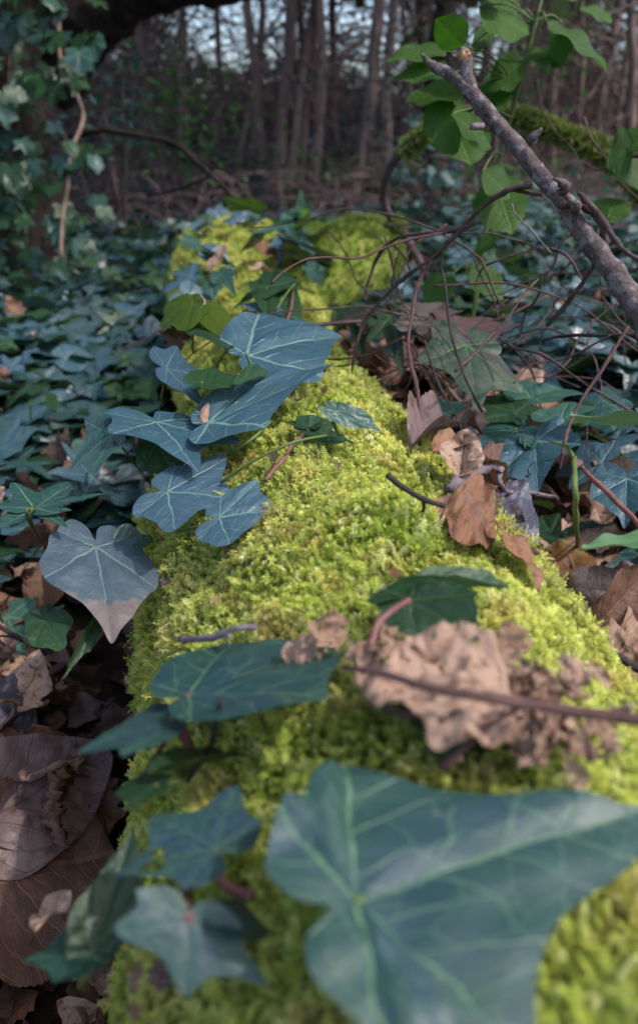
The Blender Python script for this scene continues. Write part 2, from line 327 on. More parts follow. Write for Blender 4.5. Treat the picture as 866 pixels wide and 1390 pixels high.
def oval_shape(kind='oval', rows=26, cols=6, width=.36, fold=.2, droop=.25, wave=.04, seed=0, curl=0., roll=0., serr=.04, crumple=.0, torn=0.):
    """A leaf with one midrib: base (0,0), tip (0,1). curl rolls the blade along its length, roll rolls the sides up."""
    r_ = random.Random(seed * 17 + 3); ph = [r_.uniform(0, 6) for _ in range(4)]; v = []; uv = []
    for i in range(rows + 1):
        t = i / rows
        if kind == 'oval': w_ = width * (math.sin(math.pi * t ** .8) ** .75 if 0 < t < 1 else 0)
        elif kind == 'oak': w_ = width * math.sin(math.pi * t ** 1.1) ** .7 * (1 + .32 * math.sin(t * 26 + ph[0])) if 0 < t < 1 else 0
        elif kind == 'broad': w_ = width * 1.3 * (math.sin(math.pi * t ** .7) ** .6 if 0 < t < 1 else 0)
        else: w_ = width * (math.sin(math.pi * t ** .6) ** 1.1 if 0 < t < 1 else 0)
        for j in range(-cols, cols + 1):
            u = j / cols; s = 1 + (serr * .5 * (1 if i % 2 else -1) * (1 + noise.noise(Vector((i * .7, u, ph[0]))))) * (abs(u) ** 6)
            if torn: s -= torn * max(0, noise.noise(Vector((t * 6, 9 if u > 0 else 2, ph[1])))) * abs(u) ** 2 * 1.6
            x = u * w_ * s; y = t; z = fold * abs(x) + wave * math.sin(t * 13 + ph[2] + (1.5 if u > 0 else 0)) * abs(u) ** 2 - .010 * (1 - min(1, abs(x) / .02))
            if roll: a = abs(x) * roll; z += (1 - math.cos(a)) / roll; x = math.copysign(math.sin(a) / roll, x)
            if crumple:
                nv = noise.noise_vector(Vector((x * 3.5, y * 3.5, ph[3]))); z += crumple * nv.z; x += crumple * .5 * nv.x
                z += crumple * .35 * noise.noise(Vector((x * 10, y * 10, ph[0])))
            if curl: a = y * curl; y2 = math.sin(a) / curl - z * math.sin(a); z = (1 - math.cos(a)) / curl + z * math.cos(a); y = y2
            else: z -= droop * y * y
            v.append((x, y, z)); uv.append((u * w_, t))
    c2 = 2 * cols + 1
    f = [(i * c2 + j, i * c2 + j + 1, (i + 1) * c2 + j + 1, (i + 1) * c2 + j) for i in range(rows) for j in range(2 * cols)]
    return v, f, uv
def frame(B, T, S=None, roll=0., side=SIDE, wide=1.):
    """Axes of a leaf whose base is B and tip T; S is where its side lobe ends."""
    Y = T - B
    if S is not None:
        X = (S - B - Y * side[1]) / side[0]; Z = X.cross(Y)
        if Z.z * .8 + Z.dot(CAM - B) / (CAM - B).length * .4 < 0: X = -X; Z = -Z
        Z = Z.normalized() * Y.length
    else:
        X = Y.cross(Vector((0, 0, 1)));
        if X.length < 1e-4 * Y.length: X = Vector((1, 0, 0))
        X = X.normalized() * Y.length; Z = X.cross(Y).normalized() * Y.length
        q = Matrix.Rotation(rad(roll), 3, Y.normalized()); X = q @ X * wide; Z = q @ Z
    return X, Y, Z
def leaf_obj(shape, fr, B, mat, name, parent):
    v, f, uv = shape; X, Y, Z = fr; mb = MB()
    mb.add([B + X * a + Y * b + Z * c for a, b, c in v], f, uv); return mb.build(name, mat, parent)
def stem_obj(parent, pts, mat, name='stem', sides=7, n=6, rough=.5, wig=.0015):
    mb = MB(); tube(mb, pts, sides, n, rough, wig); return mb.build(name, mat, parent)
def collection_of(name, objs):
    c = bpy.data.collections.new(name)
    for o in objs: c.objects.link(o)
    return c
def variant(name, shape_or_mb, mat):
    mb = shape_or_mb
    if not isinstance(mb, MB): mb = MB(); mb.add(*shape_or_mb)
    return bpy.data.objects.new(name, mb.mesh(name, mat))
def scatter(name, pts, rots, scl, idx, coll, parent=None, mat=None):
    me = bpy.data.meshes.new(name); n = len(pts); me.vertices.add(n)
    me.vertices.foreach_set('co', np.array(pts, dtype=np.float32).ravel())
    for an, typ, dat, key in (('rot', 'FLOAT_VECTOR', rots, 'vector'), ('scl', 'FLOAT', scl, 'value'), ('idx', 'INT', idx, 'value')):
        at = me.attributes.new(an, typ, 'POINT'); at.data.foreach_set(key, np.array(dat, dtype=np.int32 if typ == 'INT' else np.float32).ravel())
    o = bpy.data.objects.new(name, me); col.objects.link(o)
    if parent is not None: o.parent = parent; o.matrix_parent_inverse = Matrix.Translation(-Vector(parent['_o']))
    g = bpy.data.node_groups.new(name + '_scatter', 'GeometryNodeTree')
    g.interface.new_socket('Geometry', in_out='INPUT', socket_type='NodeSocketGeometry'); g.interface.new_socket('Geometry', in_out='OUTPUT', socket_type='NodeSocketGeometry')
    N = g.nodes.new; L = g.links.new; gi = N('NodeGroupInput'); go = N('NodeGroupOutput'); ci = N('GeometryNodeCollectionInfo'); ip = N('GeometryNodeInstanceOnPoints')
    ci.inputs['Collection'].default_value = coll; ci.inputs['Separate Children'].default_value = True; ci.inputs['Reset Children'].default_value = True
    def attr(nm, t): a = N('GeometryNodeInputNamedAttribute'); a.data_type = t; a.inputs['Name'].default_value = nm; return a.outputs['Attribute']
    e = N('FunctionNodeEulerToRotation'); L(attr('rot', 'FLOAT_VECTOR'), e.inputs[0])
    mp = N('GeometryNodeMeshToPoints'); mp.inputs['Radius'].default_value = .0001
    L(gi.outputs[0], mp.inputs['Mesh']); L(mp.outputs[0], ip.inputs['Points']); L(ci.outputs[0], ip.inputs['Instance']); ip.inputs['Pick Instance'].default_value = True
    L(attr('idx', 'INT'), ip.inputs['Instance Index']); L(e.outputs[0], ip.inputs['Rotation']); L(attr('scl', 'FLOAT'), ip.inputs['Scale']); L(ip.outputs[0], go.inputs[0])
    md = o.modifiers.new('scatter', 'NODES'); md.node_group = g
    return o
def rot_to(nrm, spin):
    q = nrm.to_track_quat('Z', 'Y'); return (q.to_matrix() @ Matrix.Rotation(spin, 3, 'Z')).to_euler()
# ------------------------------------------------------------------ ground
xs = sorted(set([round(-3 + i * .05, 3) for i in range(121)] + [s * (3 + 1.35 ** k) for s in (-1, 1) for k in range(21)]))
ys = sorted(set([round(-.6 + i * .05, 3) for i in range(110)] + [4.9 + 1.22 ** k for k in range(33)] + [-.6 - 1.4 ** k for k in range(18)]))
mb = MB(); mb.add([(x, y, gz(x, y) - .012) for y in ys for x in xs], [(j * len(xs) + i, j * len(xs) + i + 1, (j + 1) * len(xs) + i + 1, (j + 1) * len(xs) + i) for j in range(len(ys) - 1) for i in range(len(xs) - 1)])
tag(mb.build('ground', M['soil']), kind='structure')
# ------------------------------------------------------------------ the log
log = root('fallen_log', (0, 1, 0), 'thick fallen tree trunk carpeted in bright yellow-green moss', 'log')
mb = MB(); NY, NT = 230, 84; y0, y1 = -.12, 2.065
for i in range(NY + 1):
    y = lerp(y0, y1, i / NY); cx, cz = log_axis(y)
    for k in range(NT):
        th = 2 * math.pi * k / NT; r = log_r(y, th) - .004; mb.v.append((cx + r * math.cos(th), y, cz + r * math.sin(th))); mb.uv.append((0, .3))
mb.f = [(i * NT + k, i * NT + (k + 1) % NT, (i + 1) * NT + (k + 1) % NT, (i + 1) * NT + k) for i in range(NY) for k in range(NT)] + [tuple(range(NT))[::-1], tuple(range(NY * NT, NY * NT + NT))]
mb.f = [q[::-1] for q in mb.f]
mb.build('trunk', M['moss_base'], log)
# side limb of the log, going off to the right at its far end
limb = [(Vector((-.14, 1.42, .09)), .09), (Vector((-.02, 1.62, .13)), .105), (Vector((.07, 1.80, .175)), .105), (Vector((.13, 1.93, .215)), .075), (Vector((.165, 1.99, .235)), .03)]
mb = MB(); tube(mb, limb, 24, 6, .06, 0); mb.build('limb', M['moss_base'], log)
# moss shoots
def moss_shoot(seed, n=9, L=.011):
    r_ = random.Random(seed); mb = MB(); bend = r_.uniform(.5, 1.3); prev = None
    def c(t): a = bend * t; return Vector((0, math.sin(a) / bend * L, math.cos(a * .9) * t * L * .9)) if False else Vector((0, L * (1 - math.cos(a)) / bend, L * math.sin(a) / bend))
    for i in range(n):
        t = (i + .6) / n; p = c(t); d = (c(t + .05) - c(t - .05)).normalized()
        for s in (-1, 1):
            ln = L * .36 * math.sin(math.pi * min(1, t * .82 + .12)) * r_.uniform(.7, 1.25)
            side = (Vector((s, 0, 0)) + d * .55 + Vector((0, -.2, .15)) * r_.uniform(-1, 1)).normalized()
            nrm = side.cross(d).normalized(); wv = side.cross(nrm).normalized() * L * .032
            tip = p + side * ln + Vector((0, r_.uniform(0, .25), -.2)) * ln; mid = p + side * ln * .5 + nrm * s * ln * .08
            mb.add([p, mid + wv, tip, mid - wv], [(0, 1, 2), (0, 2, 3)], [(0, t * .7), (0, t * .8 + .1), (0, min(1, t + .25)), (0, t * .8 + .1)])
    a, b = c(0), c(1); wv = Vector((L * .035, 0, 0)); m_ = c(.5)
    mb.add([a - wv, a + wv, m_ + wv, m_ - wv, b + Vector((0, L * .08, L * .04))], [(0, 1, 2, 3), (3, 2, 4)], [(0, 0), (0, 0), (0, .5), (0, .5), (0, 1)])
    for k in range(3):
        a_ = k * 2.1; mb.add([b, b + Vector((math.cos(a_) * .0008, math.sin(a_) * .0008 + .0006, .0008)), b + Vector((math.cos(a_ + .9) * .0014, math.sin(a_ + .9) * .0014 + .001, .0012))], [(0, 1, 2)], [(0, 1)] * 3)
    return mb
def moss_star(seed, L=.008):
    r_ = random.Random(seed); mb = MB(); lean = Vector((r_.gauss(0, .2), r_.gauss(0, .2), 1)) * L
    for i in range(26):
        t = (i + 1) / 26; p = lean * t * .9; a = i * 2.4 + r_.random(); up = .1 + 1.0 * t; ln = L * (.42 - .12 * t) * r_.uniform(.8, 1.25)
        d = Vector((math.cos(a), math.sin(a), up)).normalized(); sd_ = Vector((-math.sin(a), math.cos(a), 0)) * L * .042; m_ = p + d * ln * .55; tp = p + d * ln + Vector((math.cos(a), math.sin(a), -.9)) * ln * .35
        mb.add([p, m_ + sd_, tp, m_ - sd_], [(0, 1, 2), (0, 2, 3)], [(0, t * .7), (0, t * .8 + .1), (0, min(1, t + .3)), (0, t * .8 + .1)])
    return mb
M['moss_shaded'] = M['moss'].copy(); M['moss_shaded'].name = 'moss_shaded'  # darkened moss copy: tree shade on the limb painted in; bough reuses it
for n_ in M['moss_shaded'].node_tree.nodes:
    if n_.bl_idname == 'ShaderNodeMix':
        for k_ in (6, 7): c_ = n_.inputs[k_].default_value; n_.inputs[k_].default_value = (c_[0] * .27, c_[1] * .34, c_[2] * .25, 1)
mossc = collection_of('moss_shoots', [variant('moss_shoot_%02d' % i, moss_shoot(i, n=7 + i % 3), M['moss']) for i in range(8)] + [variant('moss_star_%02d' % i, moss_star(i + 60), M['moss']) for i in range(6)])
mossd = collection_of('shaded_moss_shoots', [variant('shaded_moss_shoot_%02d' % i, moss_shoot(i, n=7), M['moss_shaded']) for i in range(5)])
mp, mr, ms, mi = [], [], [], []
def add_moss(p, nrm, s, lay=.8):
    d = (nrm + noise.noise_vector(p * 30) * lay + Vector((R.gauss(0, .45), R.gauss(0, .45), R.gauss(.25, .3)))).normalized()
    mp.append(p); mr.append(rot_to(d, R.uniform(0, 6.283))); ms.append(s); mi.append(R.randrange(8) if noise.noise(p * 16) + R.gauss(0, .25) > .12 else 8 + R.randrange(6))
k = 0
while k < 175000:
    y = .02 + 2.02 * R.random() ** 1.35; th = R.uniform(-.5, math.pi + .15)
    cx, cz = log_axis(y); ct, st = math.cos(th), math.sin(th)
    lump = noise.noise(Vector((y * 30, ct * 4.5, st * 4.5)))
    r = log_r(y, th) + .007 * lump - .002; p = Vector((cx + r * ct, y, cz + r * st))
    n_ = Vector((ct, 0, st))
    s = R.uniform(.36, .68) * (1.7 if R.random() < .10 else 1) * (1 + .25 * smooth(.9, 2, y)) * (1 + .25 * max(0, -st))
    add_moss(p, n_, s); k += 1
tag(scatter('moss', mp, mr, ms, mi, mossc, log), kind='stuff')
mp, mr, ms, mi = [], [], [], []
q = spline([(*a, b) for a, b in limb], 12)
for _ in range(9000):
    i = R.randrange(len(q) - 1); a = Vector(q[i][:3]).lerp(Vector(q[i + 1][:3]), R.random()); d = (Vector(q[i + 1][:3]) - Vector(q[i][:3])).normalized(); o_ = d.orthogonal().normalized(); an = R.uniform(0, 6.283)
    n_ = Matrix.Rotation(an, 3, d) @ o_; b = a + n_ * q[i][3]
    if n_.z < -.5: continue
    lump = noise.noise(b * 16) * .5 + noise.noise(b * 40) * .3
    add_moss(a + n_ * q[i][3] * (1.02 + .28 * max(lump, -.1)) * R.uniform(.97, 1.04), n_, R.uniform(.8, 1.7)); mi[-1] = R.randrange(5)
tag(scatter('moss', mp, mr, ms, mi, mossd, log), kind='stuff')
# ------------------------------------------------------------------ ivy on and beside the log
MID = 1.
def V3(t): return P(t[0], t[1], t[2] if isinstance(t[2], str) else t[2] * MID)
SEED = [100]
def ivy(rt, mat, kind, B, T, S=None, label=None, pet=None, pmat='petiole', roll=0., wide=1., pr=.0011, warp=None, **kw):
    """One leaf of an ivy shoot: B base, T tip, S side lobe (pixel, pixel, depth); pet = where its stalk comes from."""
    SEED[0] += 1; Bv, Tv = V3(B), V3(T); Sv = V3(S) if S else None
    kw.setdefault('n', 4); kw.setdefault('rings', 10); warp = warp or (50, 110, 1, .8 if kind != 'heart' else .72)
    rs_ = dict(LOBES[kind])[50] * warp[2]; sd_ = (math.sin(rad(warp[0])) * rs_, math.cos(rad(warp[0])) * rs_)
    o = leaf_obj(ivy_shape(kind, seed=SEED[0], warp=warp, **kw), frame(Bv, Tv, Sv, roll, side=sd_, wide=wide), Bv, M[mat], 'leaf', rt)
    if label: o['label'] = label
    if pet:
        E = V3(pet) if not isinstance(pet, Vector) else pet; mid = (Bv + E) / 2 + Vector((R.uniform(-.004, .004), 0, R.uniform(-.004, .008)))
        stem_obj(rt, [(E, pr * 1.15), (mid, pr), (Bv, pr * .9)], M[pmat], 'leaf_stalk')
    return o
def shoot(label, at, group=None): return root('ivy_shoot', tuple(V3(at)), label, 'ivy', group)
def runner(rt, pts, r=.0016, mat='twig', wig=0.): return stem_obj(rt, [(V3(p[:3]), p[3] if len(p) > 3 else r) for p in pts], M[mat], 'stem', 7, 5, .2, wig)
# the big blurred leaf in front
t = shoot('huge blue-green ivy leaf with pale veins, closest to the camera, bottom right', (500, 1330, .25))
ivy(t, 'ivy_big', 'front', (485, 1222, .180), (912, 1076, .205), (462, 1022, .215), pet=(430, 1420, .24), n=8, rings=22, warp=(78, 98, 1, 1), fold=.05, droop=.10, wave=.05, jit=.04, pr=.0016)
t = shoot('pale-veined ivy leaf spread low over the moss above a lacy beige leaf', (262, 1010, 'L.0'))
ivy(t, 'ivy_big', 'tri', (258, 943, .270), (503, 846, .315), (310, 867, .325), pet=(262, 1030, 'L.002'), pmat='petiole_red', n=7, rings=16, fold=.05, droop=.12, wave=.04, pr=.0018)
runner(t, [(255, 1060, 'L.0'), (285, 1015, 'L.008'), (292, 985, 'L.02'), (300, 950, 'L.03')], .0010, 'twig_black')
t = shoot('narrow teal ivy leaf sticking out over the left edge of the mossy log', (235, 1010, 'L.0'))
ivy(t, 'ivy_big', 'tri', (234, 980, .262), (103, 1006, .245), (195, 960, .28), pet=(300, 1000, 'L.0'), n=6, rings=12, fold=.02, droop=.10, wave=.05)
t = shoot('teal lobed ivy leaves with nibbled holes, low at the bottom of the log', (330, 1230, 'L.0'))
ivy(t, 'ivy_big', 'ivy', (292, 1152, .225), (208, 1098, .235), (318, 1072, .25), pet=(345, 1215, 'L.0'), pmat='petiole_red', n=6, rings=16, fold=.06, droop=.1, hole=[(-.42, .30, .10), (-.30, .42, .06), (.30, .62, .05)], pr=.0014)
ivy(t, 'ivy_big', 'ivy', (257, 1247, .205), (252, 1355, .195), (155, 1268, .20), pet=(275, 1175, 'L.0'), pmat='petiole_red', n=6, rings=14, fold=.08, droop=.15, pr=.0014)
ivy(t, 'ivy_big', 'heart', (300, 1246, .21), (380, 1252, .215), (330, 1222, .225), n=6, rings=12, fold=.05, droop=.2)
t = shoot('dark green ivy leaves seen edge-on in the shade low on the log', (270, 1060, 'L.0'))
ivy(t, 'ivy_dark', 'blunt', (212, 1066, .25), (150, 1076, .248), (185, 1052, .262), pet=(262, 1045, 'L.0'), fold=.02, droop=.1)
ivy(t, 'ivy_dark', 'heart', (238, 1046, .255), (338, 1014, .285), (300, 1038, .262), pet=(262, 1045, 'L.0'), fold=.25, droop=.1)
t = shoot('long folded dark ivy leaf standing at the bottom left corner of the log', (120, 1290, .27))
ivy(t, 'ivy_dark', 'tri', (128, 1292, .245), (182, 1126, .275), (198, 1215, .26), pet=(110, 1340, .27), n=6, rings=12, fold=.12, droop=-.05)
ivy(t, 'ivy', 'heart', (125, 1293, .245), (35, 1300, .24), (90, 1262, .26), n=6, rings=12, fold=.1)
t = shoot('glossy dark ivy leaf with a white-rimmed hole beside a thin edge-on leaf', (500, 880, 'L.0'))
ivy(t, 'ivy_dark', 'heart', (556, 815, .295), (668, 872, .272), (562, 872, .282), pet=(500, 882, 'L.002'), pmat='petiole_red', n=7, rings=16, fold=.10, droop=.08, hole=[(.05, .60, .055)], pr=.0016)
ivy(t, 'ivy_dark', 'heart', (552, 812, .297), (692, 774, .318), (610, 800, .30), n=6, rings=12, fold=.30, droop=.12)
ivy(t, 'ivy_dark', 'heart', (590, 925, .262), (660, 985, .245), (560, 985, .245), pet=(560, 900, 'L.0'), n=5, rings=10, fold=.1)
ivy(t, 'ivy_dark', 'heart', (640, 960, .255), (600, 1030, .235), (690, 1000, .245), pet=(590, 925, 'L.005'), n=5, rings=10, fold=.1)
MID = 1.18
# the bluish leaves across the middle of the log
t = shoot('two overlapping blue-grey ivy leaves held high over the middle of the log', (330, 600, 'L.0'))
ivy(t, 'ivy_blue', 'tri', (336, 482, .50), (470, 440, .54), (440, 512, .49), pet=(370, 560, 'L.0'), n=6, rings=14, fold=.06, droop=.1, wave=.05)
ivy(t, 'ivy_blue', 'tri', (285, 573, .42), (455, 503, .465), (362, 583, .41), pet=(318, 614, 'L.0'), n=7, rings=16, fold=.04, droop=-.03, wave=.06, label='blue-grey ivy leaf with a raised blunt tip')
runner(t, [(300, 655, 'L.004'), (345, 625, 'L.01'), (400, 600, 'L.012'), (450, 590, 'L.004')], .0010, 'petiole')
runner(t, [(310, 618, 'L.004'), (340, 598, 'L.012'), (368, 572, 'L.012')], .0010, 'petiole')
t = shoot('small pale-veined ivy leaf beside the left edge of the log under a curled stalk', (230, 560, 'L.0'))
ivy(t, 'ivy_blue', 'ivy', (226, 500, .50), (284, 512, .48), (240, 471, .53), pet=(215, 580, 'L.0'), n=6, rings=12, fold=.06, droop=.08)
t = shoot('big blue-grey ivy leaf with a pale scrap of bark hanging at its edge', (215, 640, 'G.0'))
ivy(t, 'ivy_blue', 'ivy', (213, 573, .425), (268, 624, .39), (150, 592, .40), pet=(205, 660, 'G.02'), n=7, rings=16, fold=.05, droop=.05, wave=.05, wide=1)
mb = MB(); tube(mb, [(V3((282, 548, .43)), .0016), (V3((277, 566, .425)), .0035), (V3((279, 580, .42)), .0026), (V3((274, 598, .42)), .003), (V3((270, 625, .42)), .0012)], 9, 5, .5); mb.build('bark_scrap', M['dead_t'], t)
t = shoot('ragged ivy leaf with whitish margins left of the big blue-grey leaf', (140, 640, 'G.0'))
ivy(t, 'ivy', 'ivy', (152, 590, .42), (92, 630, .41), (118, 575, .44), pet=(200, 655, 'G.0'), n=6, rings=12, fold=.12, droop=.1, edge=.04)
ivy(t, 'ivy_dark', 'heart', (175, 560, .46), (205, 545, .48), (160, 552, .47), pet=(200, 655, 'G.0'), fold=.1)
t = shoot('broad pointed blue-green ivy leaf lying flat at the left edge of the moss', (228, 720, 'L.0'))
ivy(t, 'ivy_blue', 'ivy', (228, 667, .39), (322, 672, .385), (238, 724, .36), pet=(222, 690, 'G.03'), pmat='petiole', n=7, rings=16, fold=.05, droop=.06, wave=.04)
ivy(t, 'ivy_blue', 'heart', (298, 702, .352), (375, 687, .358), (312, 742, .335), pet=(240, 720, 'L.0'), n=6, rings=12, fold=.08, droop=.08, label='small drooping ivy leaf')
ivy(t, 'ivy_dark', 'heart', (215, 600, .43), (240, 655, .42), (190, 640, .42), n=5, rings=9, fold=.1)
t = shoot('blue ivy leaf hanging with a brown withered tip left of the mossy log', (215, 760, 'L.0'))
ivy(t, 'ivy_tip', 'heart', (131, 743, .385), (152, 860, .345), (60, 785, .36), pet=(205, 735, 'G.02'), n=7, rings=16, fold=.07, droop=.10, wave=.04)
ivy(t, 'ivy', 'heart', (165, 740, .39), (205, 728, .395), (190, 760, .385), n=5, rings=9, fold=.1)
ivy(t, 'ivy_dark', 'heart', (130, 842, .37), (84, 925, .345), (118, 885, .36), pet=(190, 820, 'G.01'), n=6, rings=12, fold=.25, droop=.1)
ivy(t, 'ivy_dark', 'blunt', (60, 842, .37), (88, 880, .355), (46, 880, .355), n=5, rings=9, fold=.1)
t = shoot('pale teal three-lobed ivy leaf reaching in at the left, on an arching green stalk', (80, 780, 'G.0'))
ivy(t, 'ivy', 'deep', (48, 690, .39), (2, 712, .375), (88, 715, .375), pet=None, n=6, rings=12, fold=.12, droop=.1)
ivy(t, 'ivy', 'deep', (48, 690, .39), (106, 648, .42), (20, 660, .41), pet=None, n=6, rings=12, fold=.15, droop=.1)
runner(t, [(80, 770, 'G.01'), (60, 740, 'G.02'), (40, 705, .39), (46, 690, .39)], .0016, 'petiole')
t = shoot('small dark green ivy leaf raised over the moss on a bare purple stalk', (362, 650, 'L.0'))
ivy(t, 'ivy_dark', 'heart', (418, 582, .425), (480, 600, .415), (440, 606, .41), pet=(361, 652, 'L.002'), pmat='petiole_red', n=6, rings=12, fold=.18, droop=.1, pr=.0012)
ivy(t, 'ivy_dark', 'blunt', (418, 580, .425), (408, 568, .44), None, n=5, rings=8, fold=.2)
ivy(t, 'ivy', 'heart', (455, 558, 'L.02'), (520, 585, 'L.012'), (500, 560, 'L.02'), pet=(460, 590, 'L.0'), n=5, rings=10, fold=.1)
MID = 1.12
# olive leaves and dark ones behind
t = shoot('two rounded olive-green leaves on a curled pale stalk behind the ivy', (262, 480, 'L.0'))
ivy(t, 'ivy_olive', 'blunt', (262, 412, .66), (210, 432, .60), (225, 405, .70), n=6, rings=12, fold=.02, droop=.2, wave=.02)
ivy(t, 'ivy_olive', 'blunt', (268, 415, .66), (336, 430, .60), (300, 404, .70), n=6, rings=12, fold=.02, droop=.25, wave=.02)
ivy(t, 'ivy_dark', 'blunt', (270, 446, .60), (340, 458, .56), (300, 440, .66), n=6, rings=12, fold=.05, droop=.2, wave=.02)
runner(t, [(262, 478, 'L.002'), (262, 455, .60), (266, 430, .62), (278, 412, .65), (272, 400, .67)], .0013, 'pale_stem')
t = shoot('dark leaves with a hanging wavy edge silhouetted on the far moss', (400, 500, 'L.0'))
ivy(t, 'ivy_dark', 'ivy', (385, 385, .80), (316, 396, .76), (345, 378, .84), pet=(378, 445, 'L.0'), n=6, rings=12, fold=.1, droop=.25)
ivy(t, 'ivy_dark', 'heart', (362, 390, .78), (415, 425, .70), (405, 385, .80), pet=(378, 445, 'L.0'), n=6, rings=12, fold=.15, droop=.25)
ivy(t, 'ivy_blue', 'ivy', (365, 425, .70), (325, 405, .74), (330, 425, .69), pet=(372, 450, 'L.0'), n=6, rings=10, fold=.1, droop=.15)
ivy(t, 'ivy_blue', 'ivy', (355, 452, .66), (392, 458, .64), (372, 440, .68), n=6, rings=10, fold=.1)
runner(t, [(340, 452, .66), (400, 443, .67), (440, 440, .69), (490, 436, .70)], .0022, 'twig')
runner(t, [(352, 462, 'L.0'), (370, 430, .7), (388, 400, .74), (400, 386, .78)], .0013, 'petiole')
runner(t, [(385, 445, .68), (395, 420, .72), (398, 395, .76)], .0013, 'petiole_red')
t = shoot('dark ivy leaf in the shade below the two overlapping blue-grey leaves', (300, 540, 'L.0'))
ivy(t, 'ivy_dark', 'heart', (273, 520, .46), (330, 505, .50), (285, 500, .50), pet=(268, 545, 'L.0'), n=5, rings=10, fold=.1)
ivy(t, 'ivy_dark', 'heart', (330, 520, .46), (368, 498, .49), (350, 520, .46), n=5, rings=10, fold=.2)
# on the far end of the log
t = shoot('ivy trailing over the far end of the mossy log in front of the woods', (370, 300, 'L.01'))
for B, T, S, m in [((352, 325, 'L.03'), (322, 338, 'L.02'), (340, 322, 'L.04'), 'ivy_blue'), ((345, 282, 'L.03'), (300, 270, 'L.05'), (340, 268, 'L.05'), 'ivy_olive'), ((330, 295, 'L.02'), (298, 300, 'L.02'), (315, 288, 'L.03'), 'ivy_blue'),
                   ((395, 325, 'L.03'), (380, 345, 'L.02'), (408, 340, 'L.03'), 'ivy_blue'), ((400, 300, 'L.04'), (365, 312, 'L.03'), (385, 290, 'L.05'), 'ivy'), ((420, 290, 'L.06'), (385, 268, 'L.08'), (410, 270, 'L.08'), 'ivy'),
                   ((415, 310, 'L.05'), (428, 285, 'L.07'), (402, 288, 'L.07'), 'ivy_olive'), ((410, 340, 'L.03'), (440, 360, 'L.02'), (430, 338, 'L.03'), 'ivy_blue'), ((425, 345, 'L.04'), (460, 372, 'L.03'), (445, 345, 'L.04'), 'ivy'),
                   ((420, 365, 'L.02'), (445, 385, 'L.02'), (440, 365, 'L.03'), 'ivy'), ((505, 330, 1.75), (525, 322, 1.75), (515, 335, 1.75), 'ivy'), ((300, 372, 'L.02'), (315, 385, 'L.02'), (325, 372, 'L.02'), 'ivy')]:
    ivy(t, m, R.choice(['ivy', 'heart']), B, T, S, n=4, rings=7, fold=.1, droop=.15)
for k in range(34):
    px, py = R.choice(((R.uniform(415, 470), R.uniform(320, 420)), (R.uniform(240, 290), R.uniform(300, 430)), (R.uniform(260, 420), R.uniform(284, 310)), (R.uniform(470, 530), R.uniform(300, 390)))); q_ = V3((px, py, 'L.02')); a = R.uniform(0, 6.28); L = R.uniform(.03, .05)
    if px > 440: q_ = V3((px, py, R.uniform(1.5, 1.62)))
    SEED[0] += 1; e = q_ + Vector((math.cos(a) * L, -abs(math.sin(a)) * L * .6, -.4 * L)); leaf_obj(ivy_shape(R.choice(['ivy', 'heart', 'deep']), n=3, rings=5, seed=SEED[0], fold=.1, droop=.2), frame(q_, e, None, R.uniform(-30, 30)), q_, M[R.choice(['ivy', 'ivy_blue', 'ivy_dark'])], 'leaf', t)
runner(t, [(370, 300, 'L.01'), (395, 318, 'L.02'), (425, 350, 'L.02'), (455, 385, 'L.01')], .002)
MID = 1.22
# right of the log
t = shoot('large dark purplish ivy leaf with green veins hanging under the bramble twigs', (620, 540, 'G.0'))
ivy(t, 'ivy_purple', 'ivy', (632, 468, .56), (648, 553, .52), (572, 490, .54), pet=(560, 500, 'G.02'), pmat='petiole_red', n=7, rings=16, fold=.04, droop=.1, wave=.05)
ivy(t, 'ivy_red', 'ivy', (632, 452, .60), (660, 420, .64), (590, 425, .64), n=6, rings=12, fold=.12, droop=.1, label='dull reddish ivy leaf behind the dark one')
ivy(t, 'ivy_red', 'ivy', (570, 440, .62), (605, 400, .66), (548, 415, .64), n=6, rings=12, fold=.12, droop=.1, label='dull reddish ivy leaf')
ivy(t, 'ivy_purple', 'deep', (530, 430, .66), (545, 500, .60), (575, 460, .62), pet=(510, 470, 'G.02'), n=6, rings=12, fold=.1, droop=.1)
ivy(t, 'ivy_dark', 'deep', (470, 425, .72), (500, 475, .66), (452, 455, .66), n=6, rings=12, fold=.1, droop=.1)
ivy(t, 'ivy_red', 'heart', (500, 425, .70), (462, 435, .66), (480, 418, .72), n=6, rings=12, fold=.1, droop=.1)
t = shoot('blue-green ivy leaves under a lichened twig right of the mossy log', (690, 660, 'G.0'))
for B, T, S, m in [((640, 594, .50), (606, 612, .48), (658, 622, .46), 'ivy_blue'), ((725, 600, .47), (728, 662, .42), (790, 605, .45), 'ivy_blue'), ((735, 600, .47), (748, 570, .50), (705, 590, .48), 'ivy'),
                   ((705, 590, .50), (662, 575, .53), (690, 560, .53), 'ivy'), ((700, 585, .50), (665, 612, .47), (720, 608, .46), 'ivy'), ((720, 540, .55), (770, 515, .58), (700, 520, .58), 'ivy'),
                   ((700, 560, .53), (640, 540, .56), (680, 530, .57), 'ivy_dark'), ((690, 640, .46), (675, 618, .49), (720, 630, .45), 'ivy_blue'), ((760, 570, .5), (835, 545, .53), (770, 545, .54), 'ivy'),
                   ((845, 560, .48), (790, 570, .47), (830, 590, .45), 'ivy'), ((850, 650, .42), (845, 705, .39), (895, 670, .40), 'ivy_blue'), ((610, 560, .52), (590, 540, .54), (628, 545, .53), 'ivy')]:
    ivy(t, m, R.choice(['ivy', 'heart']), B, T, S, n=6, rings=12, fold=.1, droop=.1, pet=(B[0] + R.uniform(-25, 25), B[1] + R.uniform(25, 50), 'G.0'))
runner(t, [(690, 740, 'G.0'), (688, 700, 'G.03'), (684, 650, 'G.06')], .0015, 'petiole')
